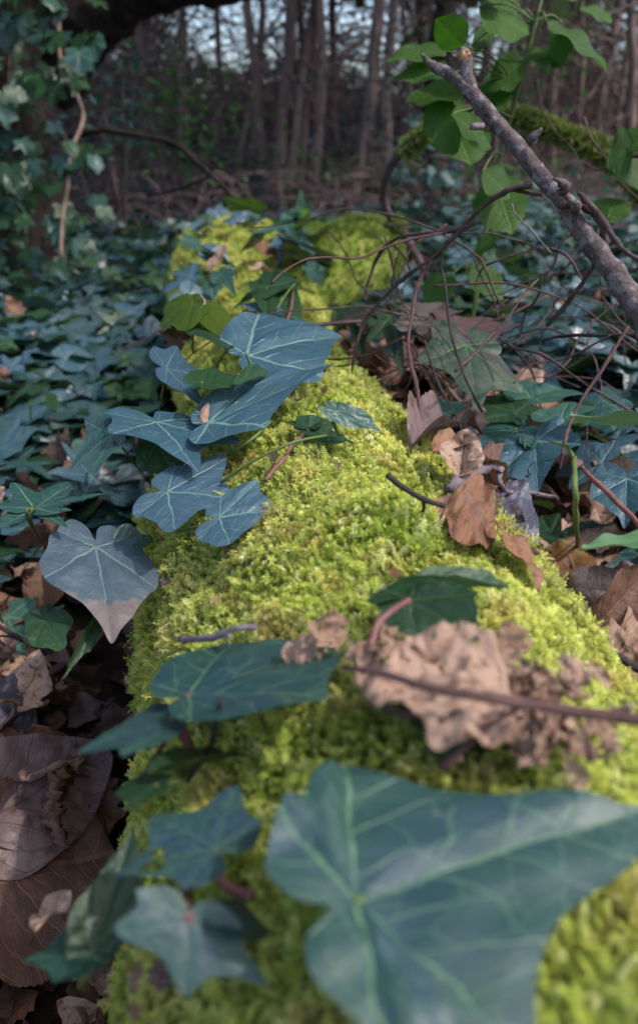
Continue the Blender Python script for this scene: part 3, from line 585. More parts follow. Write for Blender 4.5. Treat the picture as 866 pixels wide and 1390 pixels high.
t = shoot('wet glossy green ivy leaves lying among brown leaves at the right edge', (800, 760, 'G.0'))
for B, T, S, m in [((775, 725, 'G.02'), (842, 712, 'G.025'), (800, 705, 'G.035'), 'ivy'), ((880, 765, 'G.03'), (796, 790, 'G.03'), (850, 742, 'G.05'), 'ivy'), ((745, 690, 'G.02'), (700, 672, 'G.03'), (735, 680, 'G.03'), 'ivy_dark'), ((745, 730, 'G.01'), (735, 690, 'G.02'), (760, 700, 'G.02'), 'ivy_dark'), ((720, 725, 'G.01'), (745, 760, 'G.01'), (700, 745, 'G.01'), 'ivy_dark')]:
    ivy(t, m, 'heart', B, T, S, n=6, rings=12, fold=.12, droop=.1)
MID = 1.
t = root('lance_leaf_plant', tuple(V3((905, 760, 'G.0'))), 'long pale green lance-shaped leaf arching in from the right on a red stalk', 'plant')
B_, T_ = V3((905, 560, .46)), V3((786, 630, .42)); leaf_obj(oval_shape('oval', 30, 6, .20, .25, .0, .03, 5, curl=.7, serr=.0), frame(B_, T_, None, 25), B_, M['blade'], 'leaf', t)
B_, T_ = V3((900, 725, .38)), V3((790, 765, .37)); leaf_obj(oval_shape('oval', 30, 6, .2, .25, .0, .03, 6, curl=.4, serr=.0), frame(B_, T_, None, 10), B_, M['blade'], 'leaf', t)
stem_obj(t, [(V3((930, 790, .50)), .0019), (V3((866, 712, .46)), .0018), (V3((815, 660, .435)), .0017), (V3((790, 632, .42)), .0012)], M['petiole_red'], 'leaf_stalk')
t = root('spindly_plant', tuple(V3((782, 745, 'G.0'))), 'thin upright green stem rising between the ivy and brown leaves', 'plant')
stem_obj(t, [(V3((783, 745, 'G.0')), .0018), (V3((781, 690, .42)), .0017), (V3((778, 620, .43)), .0014)], M['petiole'], 'stem')
stem_obj(t, [(V3((778, 620, .43)), .0012), (V3((768, 605, .44)), .0009), (V3((745, 598, .45)), .0006)], M['petiole'], 'side_stem')
# ------------------------------------------------------------------ dead leaves
def dead(label, mat, B, T, S=None, shape='oval', group=None, roll=0., name='dead_leaf', **kw):
    SEED[0] += 1; Bv, Tv = V3(B), V3(T); Sv = V3(S) if S else None
    v, f, uv = oval_shape(shape, seed=SEED[0], **kw); X, Y, Z = frame(Bv, Tv, Sv, roll, side=(.36, .5))
    mb = MB(); mb.add([Bv + X * a + Y * b + Z * c for a, b, c in v], f, uv)
    return tag(mb.build(name, M[mat], None, tuple(Bv)), label, 'dead leaf', group)
D = 'dead leaves'
dead('broad purplish-brown dead leaf with a curled crumbling rim, bottom left', 'dead_p', (-60, 1150, 'G.03'), (150, 1010, 'G.05'), (20, 1020, 'G.05'), 'broad', rows=50, cols=14, fold=.06, crumple=.06, wave=.03, droop=.05, serr=.012)
big = bpy.data.objects[[o.name for o in col.objects if o.get('label', '').startswith('broad purplish-brown')][0]]; big['_o'] = tuple(big.location)
mb = MB(); tube(mb, [(V3(p), r) for p, r in [((88, 1150, 'G.06'), .002), ((72, 1105, 'G.06'), .005), ((78, 1062, 'G.065'), .006), ((98, 1030, 'G.06'), .005), ((128, 1012, 'G.055'), .002)]], 12, 12, 2.2, .009); mb.build('curled_rim', M['dead_b'], big)
dead('large veined brown dead leaf lying below the purplish one at the left corner', 'dead_b', (-60, 1190, 'G.02'), (160, 1150, 'G.03'), (70, 1290, 'G.03'), 'broad', rows=50, cols=14, serr=.015, fold=.06, crumple=.05, wave=.03, droop=.05)
dead('dark veined dead leaf under the large brown one at the bottom left corner', 'dead_dk', (-30, 1180, 'G.01'), (110, 1310, 'G.01'), (10, 1300, 'G.01'), 'broad', rows=30, cols=8, fold=.06, crumple=.05)
dead('small twisted pinkish-pale dead leaf standing on the dark one, bottom left', 'dead_t', (88, 1205, .31), (58, 1290, .28), None, 'oval', roll=20, rows=30, cols=6, width=.22, crumple=.06, curl=.6)
dead('orange-brown curled dead leaf at the foot of the log', 'dead_o', (45, 985, 'G.05'), (98, 1035, 'G.02'), (95, 1002, 'G.04'), 'oval', rows=34, cols=8, crumple=.08, fold=.3, wave=.06)
dead('orange dead leaf curled into a tube beside the crumbling rim', 'dead_o', (98, 1040, 'G.045'), (140, 1080, 'G.03'), None, 'oval', rows=34, cols=8, crumple=.10, width=.3)
dead('crumpled brown dead leaf touching the log by the orange tube', 'dead_b', (120, 1050, 'G.03'), (150, 1120, 'G.02'), None, 'oak', rows=34, cols=8, crumple=.14)
dead('rusty brown dead leaf folded under the blue leaf with the withered tip', 'dead_b', (30, 790, 'G.03'), (98, 778, 'G.05'), (60, 830, 'G.03'), 'oval', rows=34, cols=8, crumple=.08, fold=.25, wave=.05)
dead('curled pinkish dead leaf standing on edge at the far left', 'dead_t', (18, 785, 'G.04'), (42, 760, 'G.07'), None, 'oval', rows=30, cols=6, crumple=.10, width=.3)
dead('torn sandy-brown leaf between the broad ivy leaves left of the log', 'dead_t', (165, 668, 'G.05'), (95, 640, 'G.06'), (130, 675, 'G.04'), 'broad', rows=40, cols=10, crumple=.06, torn=.5)
dead('dark rumpled brown leaf hidden under the torn sandy one', 'dead_b', (100, 690, 'G.02'), (178, 668, 'G.03'), (150, 715, 'G.01'), 'broad', rows=34, cols=8, crumple=.09)
dead('broad ochre-brown leaf with a yellowish edge left of the log', 'ochre', (140, 690, 'G.03'), (35, 700, 'G.025'), (90, 740, 'G.02'), 'broad', rows=40, cols=10, crumple=.04, wave=.02)
dead('sandy dead leaf with a snapped corner near the left edge', 'dead_t', (0, 905, 'G.02'), (55, 845, 'G.03'), (0, 830, 'G.03'), 'oak', rows=34, cols=8, crumple=.06)
dead('purplish dead leaf pointing in at the left edge under a black twig', 'dead_p', (-40, 880, 'G.03'), (68, 880, 'G.03'), (10, 905, 'G.03'), 'oval', rows=34, cols=8, crumple=.04, width=.25)
dead('very dark slate dead leaf at the left edge above the purplish leaf', 'slate', (-30, 960, 'G.04'), (50, 1010, 'G.03'), (-20, 1040, 'G.03'), 'broad', rows=30, cols=8, crumple=.03)
# right side
dead('tan dead leaf with jagged lobes lying right of the log under wet ivy', 'dead_t', (850, 730, 'G.02'), (745, 745, 'G.03'), (800, 700, 'G.03'), 'oak', rows=44, cols=10, crumple=.03, fold=.05)
dead('ochre dead leaf with dark veins tucked against the log, right side', 'ochre', (740, 745, 'G.02'), (815, 820, 'G.02'), (748, 800, 'G.02'), 'oval', rows=40, cols=10, width=.42, crumple=.04, fold=.15)
dead('dark purplish leaf with a black hole right of the mossy log', 'dead_p', (850, 775, 'G.02'), (790, 850, 'G.02'), (800, 790, 'G.025'), 'oval', rows=34, cols=8, width=.42, crumple=.04, fold=.1)
dead('brown dead leaf folded like a boat along the right edge', 'dead_b', (800, 852, 'G.03'), (905, 775, 'G.07'), (870, 850, 'G.02'), 'oval', rows=44, cols=10, crumple=.03, fold=.35)
dead('pale crumpled dead leaf near the right edge below the boat-shaped one', 'dead_t', (815, 885, 'G.02'), (900, 850, 'G.04'), (860, 905, 'G.02'), 'oak', rows=44, cols=10, crumple=.10)
dead('brown curled dead leaf half under the pale crumpled one', 'dead_b', (840, 900, 'G.02'), (920, 935, 'G.02'), None, 'oval', rows=34, cols=8, crumple=.1)
dead('curled rusty dead leaf resting on the mossy shoulder of the log', 'dead_o', (604, 690, .400), (684, 712, .405), (652, 662, .43), 'oval', rows=40, cols=10, crumple=.16, fold=.5, width=.42)
dead('flat maroon dead leaf under the curled rusty one on the log', 'dead_b', (598, 676, .412), (650, 724, .392), (596, 714, .397), 'oval', rows=30, cols=8, width=.42, crumple=.06)
dead('brown leaf rolled into a long tube along the log edge', 'dead_o', (586, 610, .47), (697, 634, .50), None, 'oval', rows=40, cols=10, width=.34, crumple=.08, fold=.5)
dead('pinkish knob-shaped curled leaf standing on the rolled brown tube', 'dead_t', (622, 655, .45), (634, 606, .48), None, 'oval', rows=36, cols=10, width=.36, crumple=.16, fold=.8, curl=1.)
dead('dark brown leaf cupped behind the lichened twig', 'dead_b', (640, 655, .46), (700, 642, .52), (672, 690, .45), 'broad', rows=36, cols=10, crumple=.06)
dead('wet slate-blue dead leaf with pale marks right of the rusty leaf', 'slate', (672, 662, .50), (738, 748, .455), (685, 728, .46), 'oval', rows=36, cols=10, width=.42, crumple=.03)
dead('reddish dead leaf wedged along the right rim of the moss', 'dead_o', (665, 708, .405), (752, 774, .368), None, 'oval', rows=36, cols=8, width=.2, crumple=.08, roll=-30)
dead('big smooth purplish-brown folded leaf leaning right of the log', 'dead_p', (560, 604, .50), (630, 526, .66), (572, 548, .60), 'oval', rows=40, cols=10, width=.4, crumple=.02, fold=.3)
dead('smooth plum-brown leaf standing next to the big folded one', 'dead_p', (655, 592, .72), (680, 520, .78), (686, 560, .74), 'oval', rows=40, cols=10, width=.36, crumple=.03)
dead('pale tan leaf standing among the ivy right of the log', 'dead_t', (718, 545, .90), (678, 502, .98), (720, 508, .96), 'broad', rows=36, cols=10, crumple=.06)
dead('orange-tan curled leaf behind the dark purplish ivy leaf', 'dead_o', (640, 535, .85), (690, 508, .92), (658, 508, .92), 'broad', rows=36, cols=10, crumple=.1)
for i, (B, T, lab) in enumerate([((820, 640, 'G.02'), (760, 690, 'G.03'), 'dull brown curled leaf right of the thin green stem'), ((850, 640, 'G.03'), (800, 655, 'G.04'), 'pinkish-brown leaf above the thin green stem, right side'), ((735, 640, 'G.02'), (745, 690, 'G.03'), 'grey-brown shrivelled leaf under the blue-green ivy'), ((700, 650, 'G.02'), (750, 640, 'G.04'), 'rusty leaf under the pointed blue-green ivy leaf')]):
    dead(lab, ['dead_b', 'dead_t', 'dead_p', 'dead_o'][i], B, T, None, 'oval', rows=30, cols=8, width=.36, crumple=.14, fold=.3)
# on the far log
dead('pale curled strip of bark lying on the far mossy end of the log', 'dead_t', (283, 368, 'L.006'), (312, 340, 'L.02'), None, 'oval', name='bark_strip', rows=24, cols=8, width=.26, crumple=.08, fold=.2, curl=.5)['category'] = 'bark'
dead('thin brown bark flake lying across the far moss', 'dead_t', (336, 362, 'L.01'), (396, 366, 'L.012'), None, 'oval', name='bark_strip', rows=24, cols=6, width=.14, crumple=.1)['category'] = 'bark'
dead('small dark orange leaf leaning on the ivy at the far end of the log', 'dead_o', (355, 330, 'L.01'), (378, 338, 'L.02'), None, 'oval', rows=16, cols=4, crumple=.1)
dead('rust-red leaf under the two rounded olive leaves', 'dead_o', (315, 445, 'L.03'), (352, 452, 'L.012'), (345, 430, 'L.04'), 'oval', rows=20, cols=6, width=.45, crumple=.1)
dead('ragged rusty leaf hanging left of the olive leaves', 'dead_b', (248, 436, .70), (234, 466, .68), None, 'oak', rows=20, cols=6, crumple=.14, width=.5)
# lacy decayed leaves in the foreground
def lacy(label, B, T, S, seed, th=.05):
    v, f, uv = oval_shape('oak' if seed == 9 else 'broad', rows=150, cols=46, width=.40, seed=seed, crumple=.19, wave=.05, fold=.2, droop=.15, torn=.55)
    def hole(q): x, y = uv[q[0]]; return noise.noise(Vector((x * 16 + seed, y * 16, 4))) + .7 * noise.noise(Vector((x * 38, y * 38, seed))) > th + (.5 if abs(x) < .012 else 0)
    f = [q for q in f if not hole(q)]; Bv = V3(B); X, Y, Z = frame(Bv, V3(T), V3(S), side=(.36, .5)); mb = MB()
    mb.add([Bv + X * a + Y * b + Z * c for a, b, c in v], f, uv); tag(mb.build('skeleton_leaf', M['dead_lace'], None, tuple(Bv)), label, 'dead leaf')
lacy('brown rotted leaf full of holes half hidden among its own crumbs on the moss', (700, 952, 'L.018'), (500, 905, 'L.03'), (600, 880, 'L.022'), 3, .48)
def rotted(label, a, b, sp, n, size):
    rt = root('rotted_leaf', tuple(V3((*a, 'L.0'))), label, 'dead leaf')
    for k in range(n):
        u = R.random(); px, py = lerp(a[0], b[0], u) + R.gauss(0, sp * .5), lerp(a[1], b[1], u) + R.gauss(0, sp * .8); c = V3((px, py, 'L%.4f' % R.uniform(.004, .011))); L = size * R.uniform(.5, 1.3)
        d = Vector((R.gauss(0, 1), R.gauss(0, .8), R.gauss(.05, .18))).normalized(); SEED[0] += 1
        v, f, uv = oval_shape(R.choice(('oak', 'broad', 'oval')), rows=20, cols=6, width=.5, seed=SEED[0], crumple=.22, wave=.10, fold=R.uniform(0, .6), curl=R.choice((0, 1.2, 2.2)), torn=.9)
        f = [q for q in f if noise.noise(Vector((uv[q[0]][0] * 9 + k, uv[q[0]][1] * 9, 2))) < .42]
        X, Y, Z = frame(c, c + d * L, None, R.uniform(-25, 25)); mb = MB(); mb.add([c + X * p + Y * q + Z * r for p, q, r in v], f, uv); mb.build('fragment', M[R.choice(('dead_lace', 'dead_lace', 'dead_lace', 'dead_t'))], rt)
rotted('crumbling beige-brown leaf fragments strung along the blurred stem on the moss', (440, 903), (790, 945), 19, 60, .0135)
rotted('crumbled pinkish-beige leaf scraps right behind the huge ivy leaf', (700, 1000), (815, 990), 16, 24, .0115)
# ------------------------------------------------------------------ creeping ivy on the ground
def off_log(x, y, m=.02):
    cx, _ = log_axis(min(y, 2.2)); return y > 2.15 or abs(x - cx) > .15 + m
gm = []
for i in range(10):
    mb = MB(); mb.add(*ivy_shape(['ivy', 'heart', 'ivy', 'deep', 'blunt'][i % 5], n=3, rings=6, fold=R.uniform(0, .2), droop=R.uniform(.05, .3), wave=.06, seed=900 + i, jit=.07))
    gm.append([mb.mesh('ivy_leaf', M[m]) for m in ('ivy_far', 'ivy', 'ivy_blue', 'ivy_dark')])
def leafplate(parent, p, size, az, tilt, rollv=0., mset=None):
    o = bpy.data.objects.new('leaf', R.choice(gm)[mset if mset is not None else R.choice((0, 0, 1, 2, 3))]); col.objects.link(o); o.parent = parent
    po = Vector(parent['_o']); o.matrix_local = Matrix.Translation(p - po) @ Matrix.Rotation(az, 4, 'Z') @ Matrix.Rotation(tilt, 4, 'X') @ Matrix.Rotation(rollv, 4, 'Y') @ Matrix.Diagonal((size * 1.1, size, size, 1))
    return o
def creeper(label, group, spots, n=14, step=.05, hmin=.02, hmax=.07, sz=(.048, .076)):
    rt = root('creeping_ivy', (*spots[0][:2], gz(*spots[0][:2])), label, 'ivy', group)
    for x, y, az in spots:
        pts = []; mb = MB()
        for i in range(n):
            pts.append((Vector((x, y, gz(x, y) + .008 + .006 * R.random())), .0014)); az += R.gauss(0, .35)
            s = 1 if i % 2 else -1; la = az + s * R.uniform(.5, 1.4); L = R.uniform(.02, .05)
            p = Vector((x - math.sin(la) * L, y + math.cos(la) * L, 0)); p.z = gz(p.x, p.y) + R.uniform(hmin, hmax)
            if off_log(p.x, p.y, .045) and not (p.y < 1.35 and 0 < p.x - log_axis(p.y)[0] < .27):
                leafplate(rt, p, R.uniform(*sz), R.choice((la, math.pi + R.gauss(0, .9))), R.gauss(-.12, .28), R.gauss(0, .25))
                tube(mb, [(pts[-1][0], .0011), ((pts[-1][0] + p) / 2 + Vector((0, 0, .008)), .001), (p, .0009)], 5, 3)
            x -= math.sin(az) * step; y += math.cos(az) * step
            if not off_log(x, y, .05): x += .06 if x > log_axis(y)[0] else -.06
        tube(mb, pts, 6, 3); mb.build('stem', M['petiole_red'], rt)
    return rt
GL = 'creeping ivy left of the log'; GR = 'creeping ivy right of the log'
def spots(x, y, dx, dy, k): return [(x + R.uniform(-dx, dx), y + R.uniform(-dy, dy), R.uniform(.6, 2.4) * R.choice((1, -1))) for _ in range(k)]
for x, y, dx, dy, k, lab in [(-.36, .92, .12, .06, 4, 'flat blue-green ivy nearest the brown leaves on the left'), (-.66, 1.05, .15, .10, 4, 'ivy mat running out of the frame at the left, at middle height'), (-.40, 1.25, .12, .10, 4, 'ivy tight against the left flank of the log behind the overlapping leaves'),
                             (-.85, 1.45, .2, .12, 4, 'ivy around the pale splinter of wood at the left'), (-.50, 1.60, .12, .12, 4, 'ivy crossed by the reddish-brown twig left of the log'), (-.95, 1.95, .25, .15, 3, 'ivy in front of the splintered stump at the left'), (-.55, 2.0, .14, .15, 3, 'ivy beside the far mossy end of the log, left side')]:
    creeper(lab, GL, spots(x, y, dx, dy, k))
for x, y, dx, dy, k, lab in [(.34, .78, .06, .05, 3, 'dark teal ivy behind the thin upright green stem at the right'), (.45, .95, .10, .06, 4, 'teal ivy patch at the right edge under the crossing twigs'), (.34, 1.10, .08, .08, 4, 'ivy behind the pale tan standing leaf right of the log'),
                             (.58, 1.25, .15, .08, 4, 'ivy below the thick lower end of the bare branch'), (.38, 1.45, .12, .10, 4, 'ivy beneath the tangle of dark side twigs right of the log'), (.70, 1.65, .2, .12, 4, 'ivy around the pale fallen stick'), (.42, 1.85, .14, .12, 3, 'ivy at the foot of the mossy side limb')]:
    creeper(lab, GR, spots(x, y, dx, dy, k))
creeper('sparse ivy runner among brown leaves at the left edge', None, [(-.34, .62, 1.2), (-.30, .70, 1.7)], n=6)
ic = collection_of('ivy_leaves', [bpy.data.objects.new('ivy_leaf_%02d' % i, gm[i][0]) for i in range(10)] + [bpy.data.objects.new('ivy_leaf_b%02d' % i, gm[i][2]) for i in range(4)] + [bpy.data.objects.new('ivy_leaf_d%02d' % i, gm[i][3]) for i in range(4)])
p_, r_, s_, i_ = [], [], [], []
while len(p_) < 11000:
    y = .75 + 8 * R.random() ** 1.8; x = R.uniform(-1, 1) * (.62 * y + .35)
    if not off_log(x, y, .03): continue
    if y < 1.5 and 0 < x - log_axis(y)[0] < .30 and R.random() < .93: continue
    if y < .80 and R.random() < .8: continue
    if y < 1.05 and x < 0 and R.random() < .4: continue
    if noise.noise(Vector((x * 2.5, y * 2.5, 8))) < -.32 or (y > 3.5 and noise.noise(Vector((x * .9, y * .6, 2))) < -.05 and x > -.3): continue
    z = gz(x, y) + R.uniform(.006, .075) * (1 + .12 * y); sc_ = R.uniform(.036, .072) * (1 + .02 * y)
    p_.append((x, y, z)); e = (Matrix.Rotation(R.uniform(0, 6.283), 3, 'Z') @ Matrix.Rotation(R.gauss(-.1, .3), 3, 'X') @ Matrix.Rotation(R.gauss(0, .3), 3, 'Y')).to_euler()
    r_.append(e); s_.append(sc_); i_.append(R.randrange(18))
tag(scatter('ivy_ground_cover', p_, r_, s_, i_, ic), 'dense carpet of small ivy leaves running back into the woods', 'ivy', kind='stuff')
# ------------------------------------------------------------------ loose dead leaves and litter
dmesh = []
for i in range(12):
    mb = MB(); mb.add(*oval_shape(['oval', 'oak', 'broad'][i % 3], rows=24, cols=6, width=.36, seed=700 + i, crumple=.06 + .012 * i, fold=R.uniform(0, .4), wave=.05, curl=R.choice((0, .6, 1.2)), torn=.3 * (i % 2)))
    dmesh.append({k: mb.mesh('dead_leaf', M[k]) for k in ('dead_o', 'dead_b', 'dead_p', 'dead_t', 'dead_dk')})
def loose(x, y, h, size, mat, label, group, k):
    o = bpy.data.objects.new('dead_leaf', dmesh[k][mat]); col.objects.link(o); tag(o, label, 'dead leaf', group)
    o.location = (x, y, gz(x, y) + h); o.rotation_euler = (R.gauss(0, .6), R.gauss(0, .6), R.uniform(0, 6.283)); o.scale = (size,) * 3
WORD = {'dead_o': 'orange-brown', 'dead_b': 'dull brown', 'dead_p': 'purplish-brown', 'dead_t': 'pale tan', 'dead_dk': 'blackish-brown'}
FORM = ['oval', 'lobed', 'broad']; KS = ('dead_b', 'dead_b', 'dead_dk', 'dead_p', 'dead_t', 'dead_o')
def bed(n, fx, fy, where, hs=(.0, .03), sz=(.04, .075), ks=KS):
    for _ in range(n):
        for _t in range(40):
            y = fy(); x = fx(y)
            if off_log(x, y, .015): break
        m = R.choice(ks); k = R.randrange(12); size = R.uniform(*sz); big = 'large' if size > (sz[0] + sz[1]) / 2 else 'small'
        loose(x, y, R.uniform(*hs), size, m, '%s %s %s dead leaf %s' % (big, WORD[m], FORM[k % 3], where), 'loose dead leaves %s' % where, k)
LFT = lambda a, b: (lambda y: log_axis(y)[0] - a - R.random() * b)
RGT = lambda a, b: (lambda y: log_axis(y)[0] + a + R.random() * b)
bed(34, LFT(.25, .22), lambda: R.uniform(.28, .50), 'in litter by the big purplish leaf', (.002, .03))
bed(34, LFT(.26, .26), lambda: R.uniform(.50, .68), 'in the litter around the thick stick', (.002, .035))
bed(56, LFT(.20, .32), lambda: R.uniform(.68, 1.25), 'in litter below the withered-tipped blue leaf', (.004, .075))
bed(30, RGT(.18, .25), lambda: R.uniform(.36, .56), 'right of the log near the boat-shaped leaf', (.0, .03))
bed(30, RGT(.18, .28), lambda: R.uniform(.56, .74), 'right of the log near the wet glossy ivy', (.0, .03))
bed(50, RGT(.16, .20), lambda: R.uniform(.74, 1.0), 'right of the log by the lichened twig', (.01, .07))
bed(34, RGT(.16, .16), lambda: R.uniform(1.0, 1.5), 'right of the log under purplish ivy', (.01, .07))
bed(24, lambda y: log_axis(y)[0] + R.choice((1, -1)) * (.2 + R.random() * .7), lambda: R.uniform(1.4, 2.6), 'scattered on the far ivy', (.02, .08), ks=('dead_o', 'dead_t', 'dead_b'))
lc = collection_of('litter_bits', [variant('litter_%02d' % i, oval_shape(['oval', 'oak'][i % 2], rows=8, cols=3, seed=50 + i, crumple=.2, fold=.3), M[['dead_b', 'dead_p', 'dead_dk', 'dead_t', 'dead_o'][i % 5]]) for i in range(10)])
p_, r_, s_, i_ = [], [], [], []
while len(p_) < 9000:
    y = .05 + 9 * R.random() ** 2.2; x = R.uniform(-1, 1) * (.6 * y + .5)
    if not off_log(x, y, -.02): continue
    p_.append((x, y, gz(x, y) + R.uniform(-.008, .012))); r_.append(Euler((R.gauss(0, .6), R.gauss(0, .6), R.uniform(0, 6.3)))); s_.append(R.uniform(.012, .05) * (1 + y * .12)); i_.append(R.randrange(10))
tag(scatter('leaf_litter', p_, r_, s_, i_, lc), 'brown broken leaf litter covering the soil', 'leaf litter', kind='stuff')
# ------------------------------------------------------------------ twigs and sticks
def stick(label, pts, r0, r1, mat, name='twig', cat='twig', rough=.3, wig=.003, sides=7, extra=(), n=6):
    m = len(pts); Q = [(V3(p), lerp(r0, r1, i / (m - 1))) for i, p in enumerate(pts)]
    rt = root(name, tuple(Q[0][0]), label, cat)
    mb = MB(); tube(mb, Q, sides, n, rough, wig); mb.build('stem', M[mat], rt)
    for e in extra:
        mb = MB(); tube(mb, [(V3(p), lerp(r0 * .55, r1 * .6, i / (len(e) - 1))) for i, p in enumerate(e)], 6, 5, rough, wig * .7); mb.build('side_twig', M[mat], rt)
    return rt
stick('short pinkish-grey twig lying on the bright moss left of centre', [(244, 868, 'L.006'), (285, 862, 'L.010'), (318, 850, 'L.012'), (352, 849, 'L.008')], .0016, .0013, 'twig_grey', extra=[[(305, 855, 'L.01'), (310, 863, 'L.012'), (312, 866, 'L.012')]])
stick('black twig poking over the moss towards the rusty curled leaf', [(530, 645, 'L.022'), (555, 666, 'L.014'), (580, 682, 'L.010'), (600, 690, 'L.006')], .0016, .0014, 'twig_black', extra=[[(575, 680, 'L.010'), (577, 688, 'L.006'), (574, 693, 'L.004')]])
stick('grey lichen-crusted twig curling over dead leaves right of the log', [(604, 664, .44), (632, 650, .455), (668, 640, .47), (682, 648, .47)], .003, .0024, 'twig_grey', rough=1.2, wig=.004, sides=9,
      extra=[[(676, 643, .47), (680, 660, .47), (700, 668, .50), (755, 674, .54)]])
stick('blackish twig at the right rim of the moss near the pale crumpled leaf', [(792, 868, .37), (825, 888, .38), (880, 915, .40)], .0018, .0026, 'twig_black')
stick('short dark twig on the moss rim below the slate-blue leaf', [(708, 730, .44), (728, 742, .45), (745, 752, .46)], .0012, .0010, 'twig_black')
stick('blurred brown stem crossing the lacy leaves towards the right edge', [(470, 905, 'L.03'), (560, 925, 'L.035'), (650, 938, 'L.035'), (745, 957, 'L.03'), (900, 985, 'L.03')], .0010, .0020, 'twig_red', extra=[[(728, 950, 'L.032'), (700, 966, 'L.028'), (650, 995, 'L.02'), (598, 1040, 'L.012')], [(690, 965, 'L.02'), (640, 975, 'L.02'), (520, 970, 'L.01')], [(780, 965, 'L.03'), (795, 1005, 'L.02'), (800, 1030, 'L.015')]])
stick('reddish stalk rising behind the lower ivy leaves on the shaded log side', [(195, 1055, 'L.002'), (215, 1020, 'L.015'), (222, 1010, 'L.02')], .0012, .0010, 'twig_red')
stick('thick brown stick with a broken end on the litter at the left', [(-30, 1000, 'G.02'), (30, 950, 'G.035'), (60, 925, 'G.04'), (87, 902, 'G.045')], .0035, .0045, 'twig', 'stick', 'stick', .5)
stick('bluish thin twig standing across the thick brown stick', [(52, 985, 'G.0'), (46, 940, 'G.04'), (58, 895, 'G.05')], .0012, .0014, 'twig_grey')
stick('forked black twig entering from the left edge above the litter', [(-20, 838, 'G.05'), (20, 862, 'G.05'), (45, 878, 'G.045'), (72, 886, 'G.04')], .0026, .0014, 'twig_black', extra=[[(30, 870, 'G.05'), (10, 862, 'G.055'), (-20, 864, 'G.06')]])
stick('orange-brown twig stub at the left edge above the slate leaf', [(-20, 955, 'G.05'), (10, 952, 'G.05'), (32, 957, 'G.05')], .0016, .0018, 'dead_o')
stick('thin grey twig crossing the litter at the left edge', [(0, 925, 'G.04'), (25, 915, 'G.045'), (45, 925, 'G.04')], .0010, .0008, 'twig_grey')
stick('reddish-brown twig angled through the ivy left of the log', [(85, 500, 'G.05'), (130, 488, 'G.07'), (180, 468, 'G.08'), (215, 455, 'G.08')], .0022, .0014, 'twig_red')
stick('dark bent stem rising beside the left edge of the log', [(180, 575, 'G.02'), (195, 540, 'G.05'), (203, 515, 'G.08'), (210, 505, 'G.09')], .0026, .0018, 'twig')
for i, (a, b, lab) in enumerate([((40, 640, 'G.0'), (41, 545, 'G.12'), 'upright green ivy stalk left, under a flat blue leaf'), ((5, 610, 'G.0'), (2, 555, 'G.10'), 'green ivy stalk at the very left edge'), ((75, 755, 'G.0'), (35, 700, 'G.06'), 'arching green stalk between brown leaves at the left'), ((170, 640, 'G.0'), (142, 620, 'G.05'), 'curved thick green stalk beside the torn sandy leaf'), ((30, 850, 'G.01'), (88, 822, 'G.04'), 'green stalk leading to the blue leaf with the withered tip')]):
    stick(lab, [a, ((a[0] + b[0]) / 2 + 3, (a[1] + b[1]) / 2 - 4, 'G' + str((float(a[2][1:]) + float(b[2][1:])) / 2)), b], .0017, .0014, 'petiole', 'ivy_stalk', 'stalk', .1, .001)
# bare branch leaning in from the right
br = root('bare_branch', (.62, .50, gz(.62, .5)), 'bare grey-brown broken branch with a forked stub leaning in from the right', 'branch')
mb = MB(); A = [(Vector((.62, .50, gz(.62, .5))), .011), (V3((980, 590, .52)), .0105), (V3((870, 430, .53)), .0098), (V3((820, 350, .545)), .0088), (V3((775, 290, .555)), .0082), (V3((730, 232, .57)), .0074), (V3((680, 172, .585)), .0070), (V3((640, 125, .60)), .0068), (V3((610, 100, .61)), .0056), (V3((590, 90, .615)), .0045), (V3((573, 74, .62)), .0012)]
A = [(p, r * .84) for p, r in A]; tube(mb, A, 20, 9, .3, .003); mb.build('limb', M['branch'], br)
mb = MB(); tube(mb, [(V3((640, 130, .60)), .006), (V3((634, 100, .60)), .0048), (V3((632, 82, .60)), .0050)], 14, 6, .2, .001); fk = mb.build('fork', M['branch'], br)
mb = MB(); tube(mb, [(V3((632, 84, .60)), .0046), (V3((631, 76, .60)), .0042), (V3((637, 69, .598)), .0018)], 9, 4, 1.4, .002); o = mb.build('broken_end', M['broken'], fk, off=tuple(br['_o']))
mb = MB(); tube(mb, [(V3((655, 172, .59)), .0028), (V3((640, 172, .585)), .0026)], 10, 3, .3); mb.build('stub', M['twig_grey'], br)
for p in ((778, 286, .54), (764, 262, .545), (720, 195, .565), (758, 262, .54)):
    mb = MB(); a = V3(p); tube(mb, [(a, .003), (a + Vector((R.uniform(-.004, .004), -.004, .004)), .0035), (a + Vector((R.uniform(-.01, .01), -.008, .010)), .0012)], 8, 3, .8); mb.build('knot', M['branch'], br)
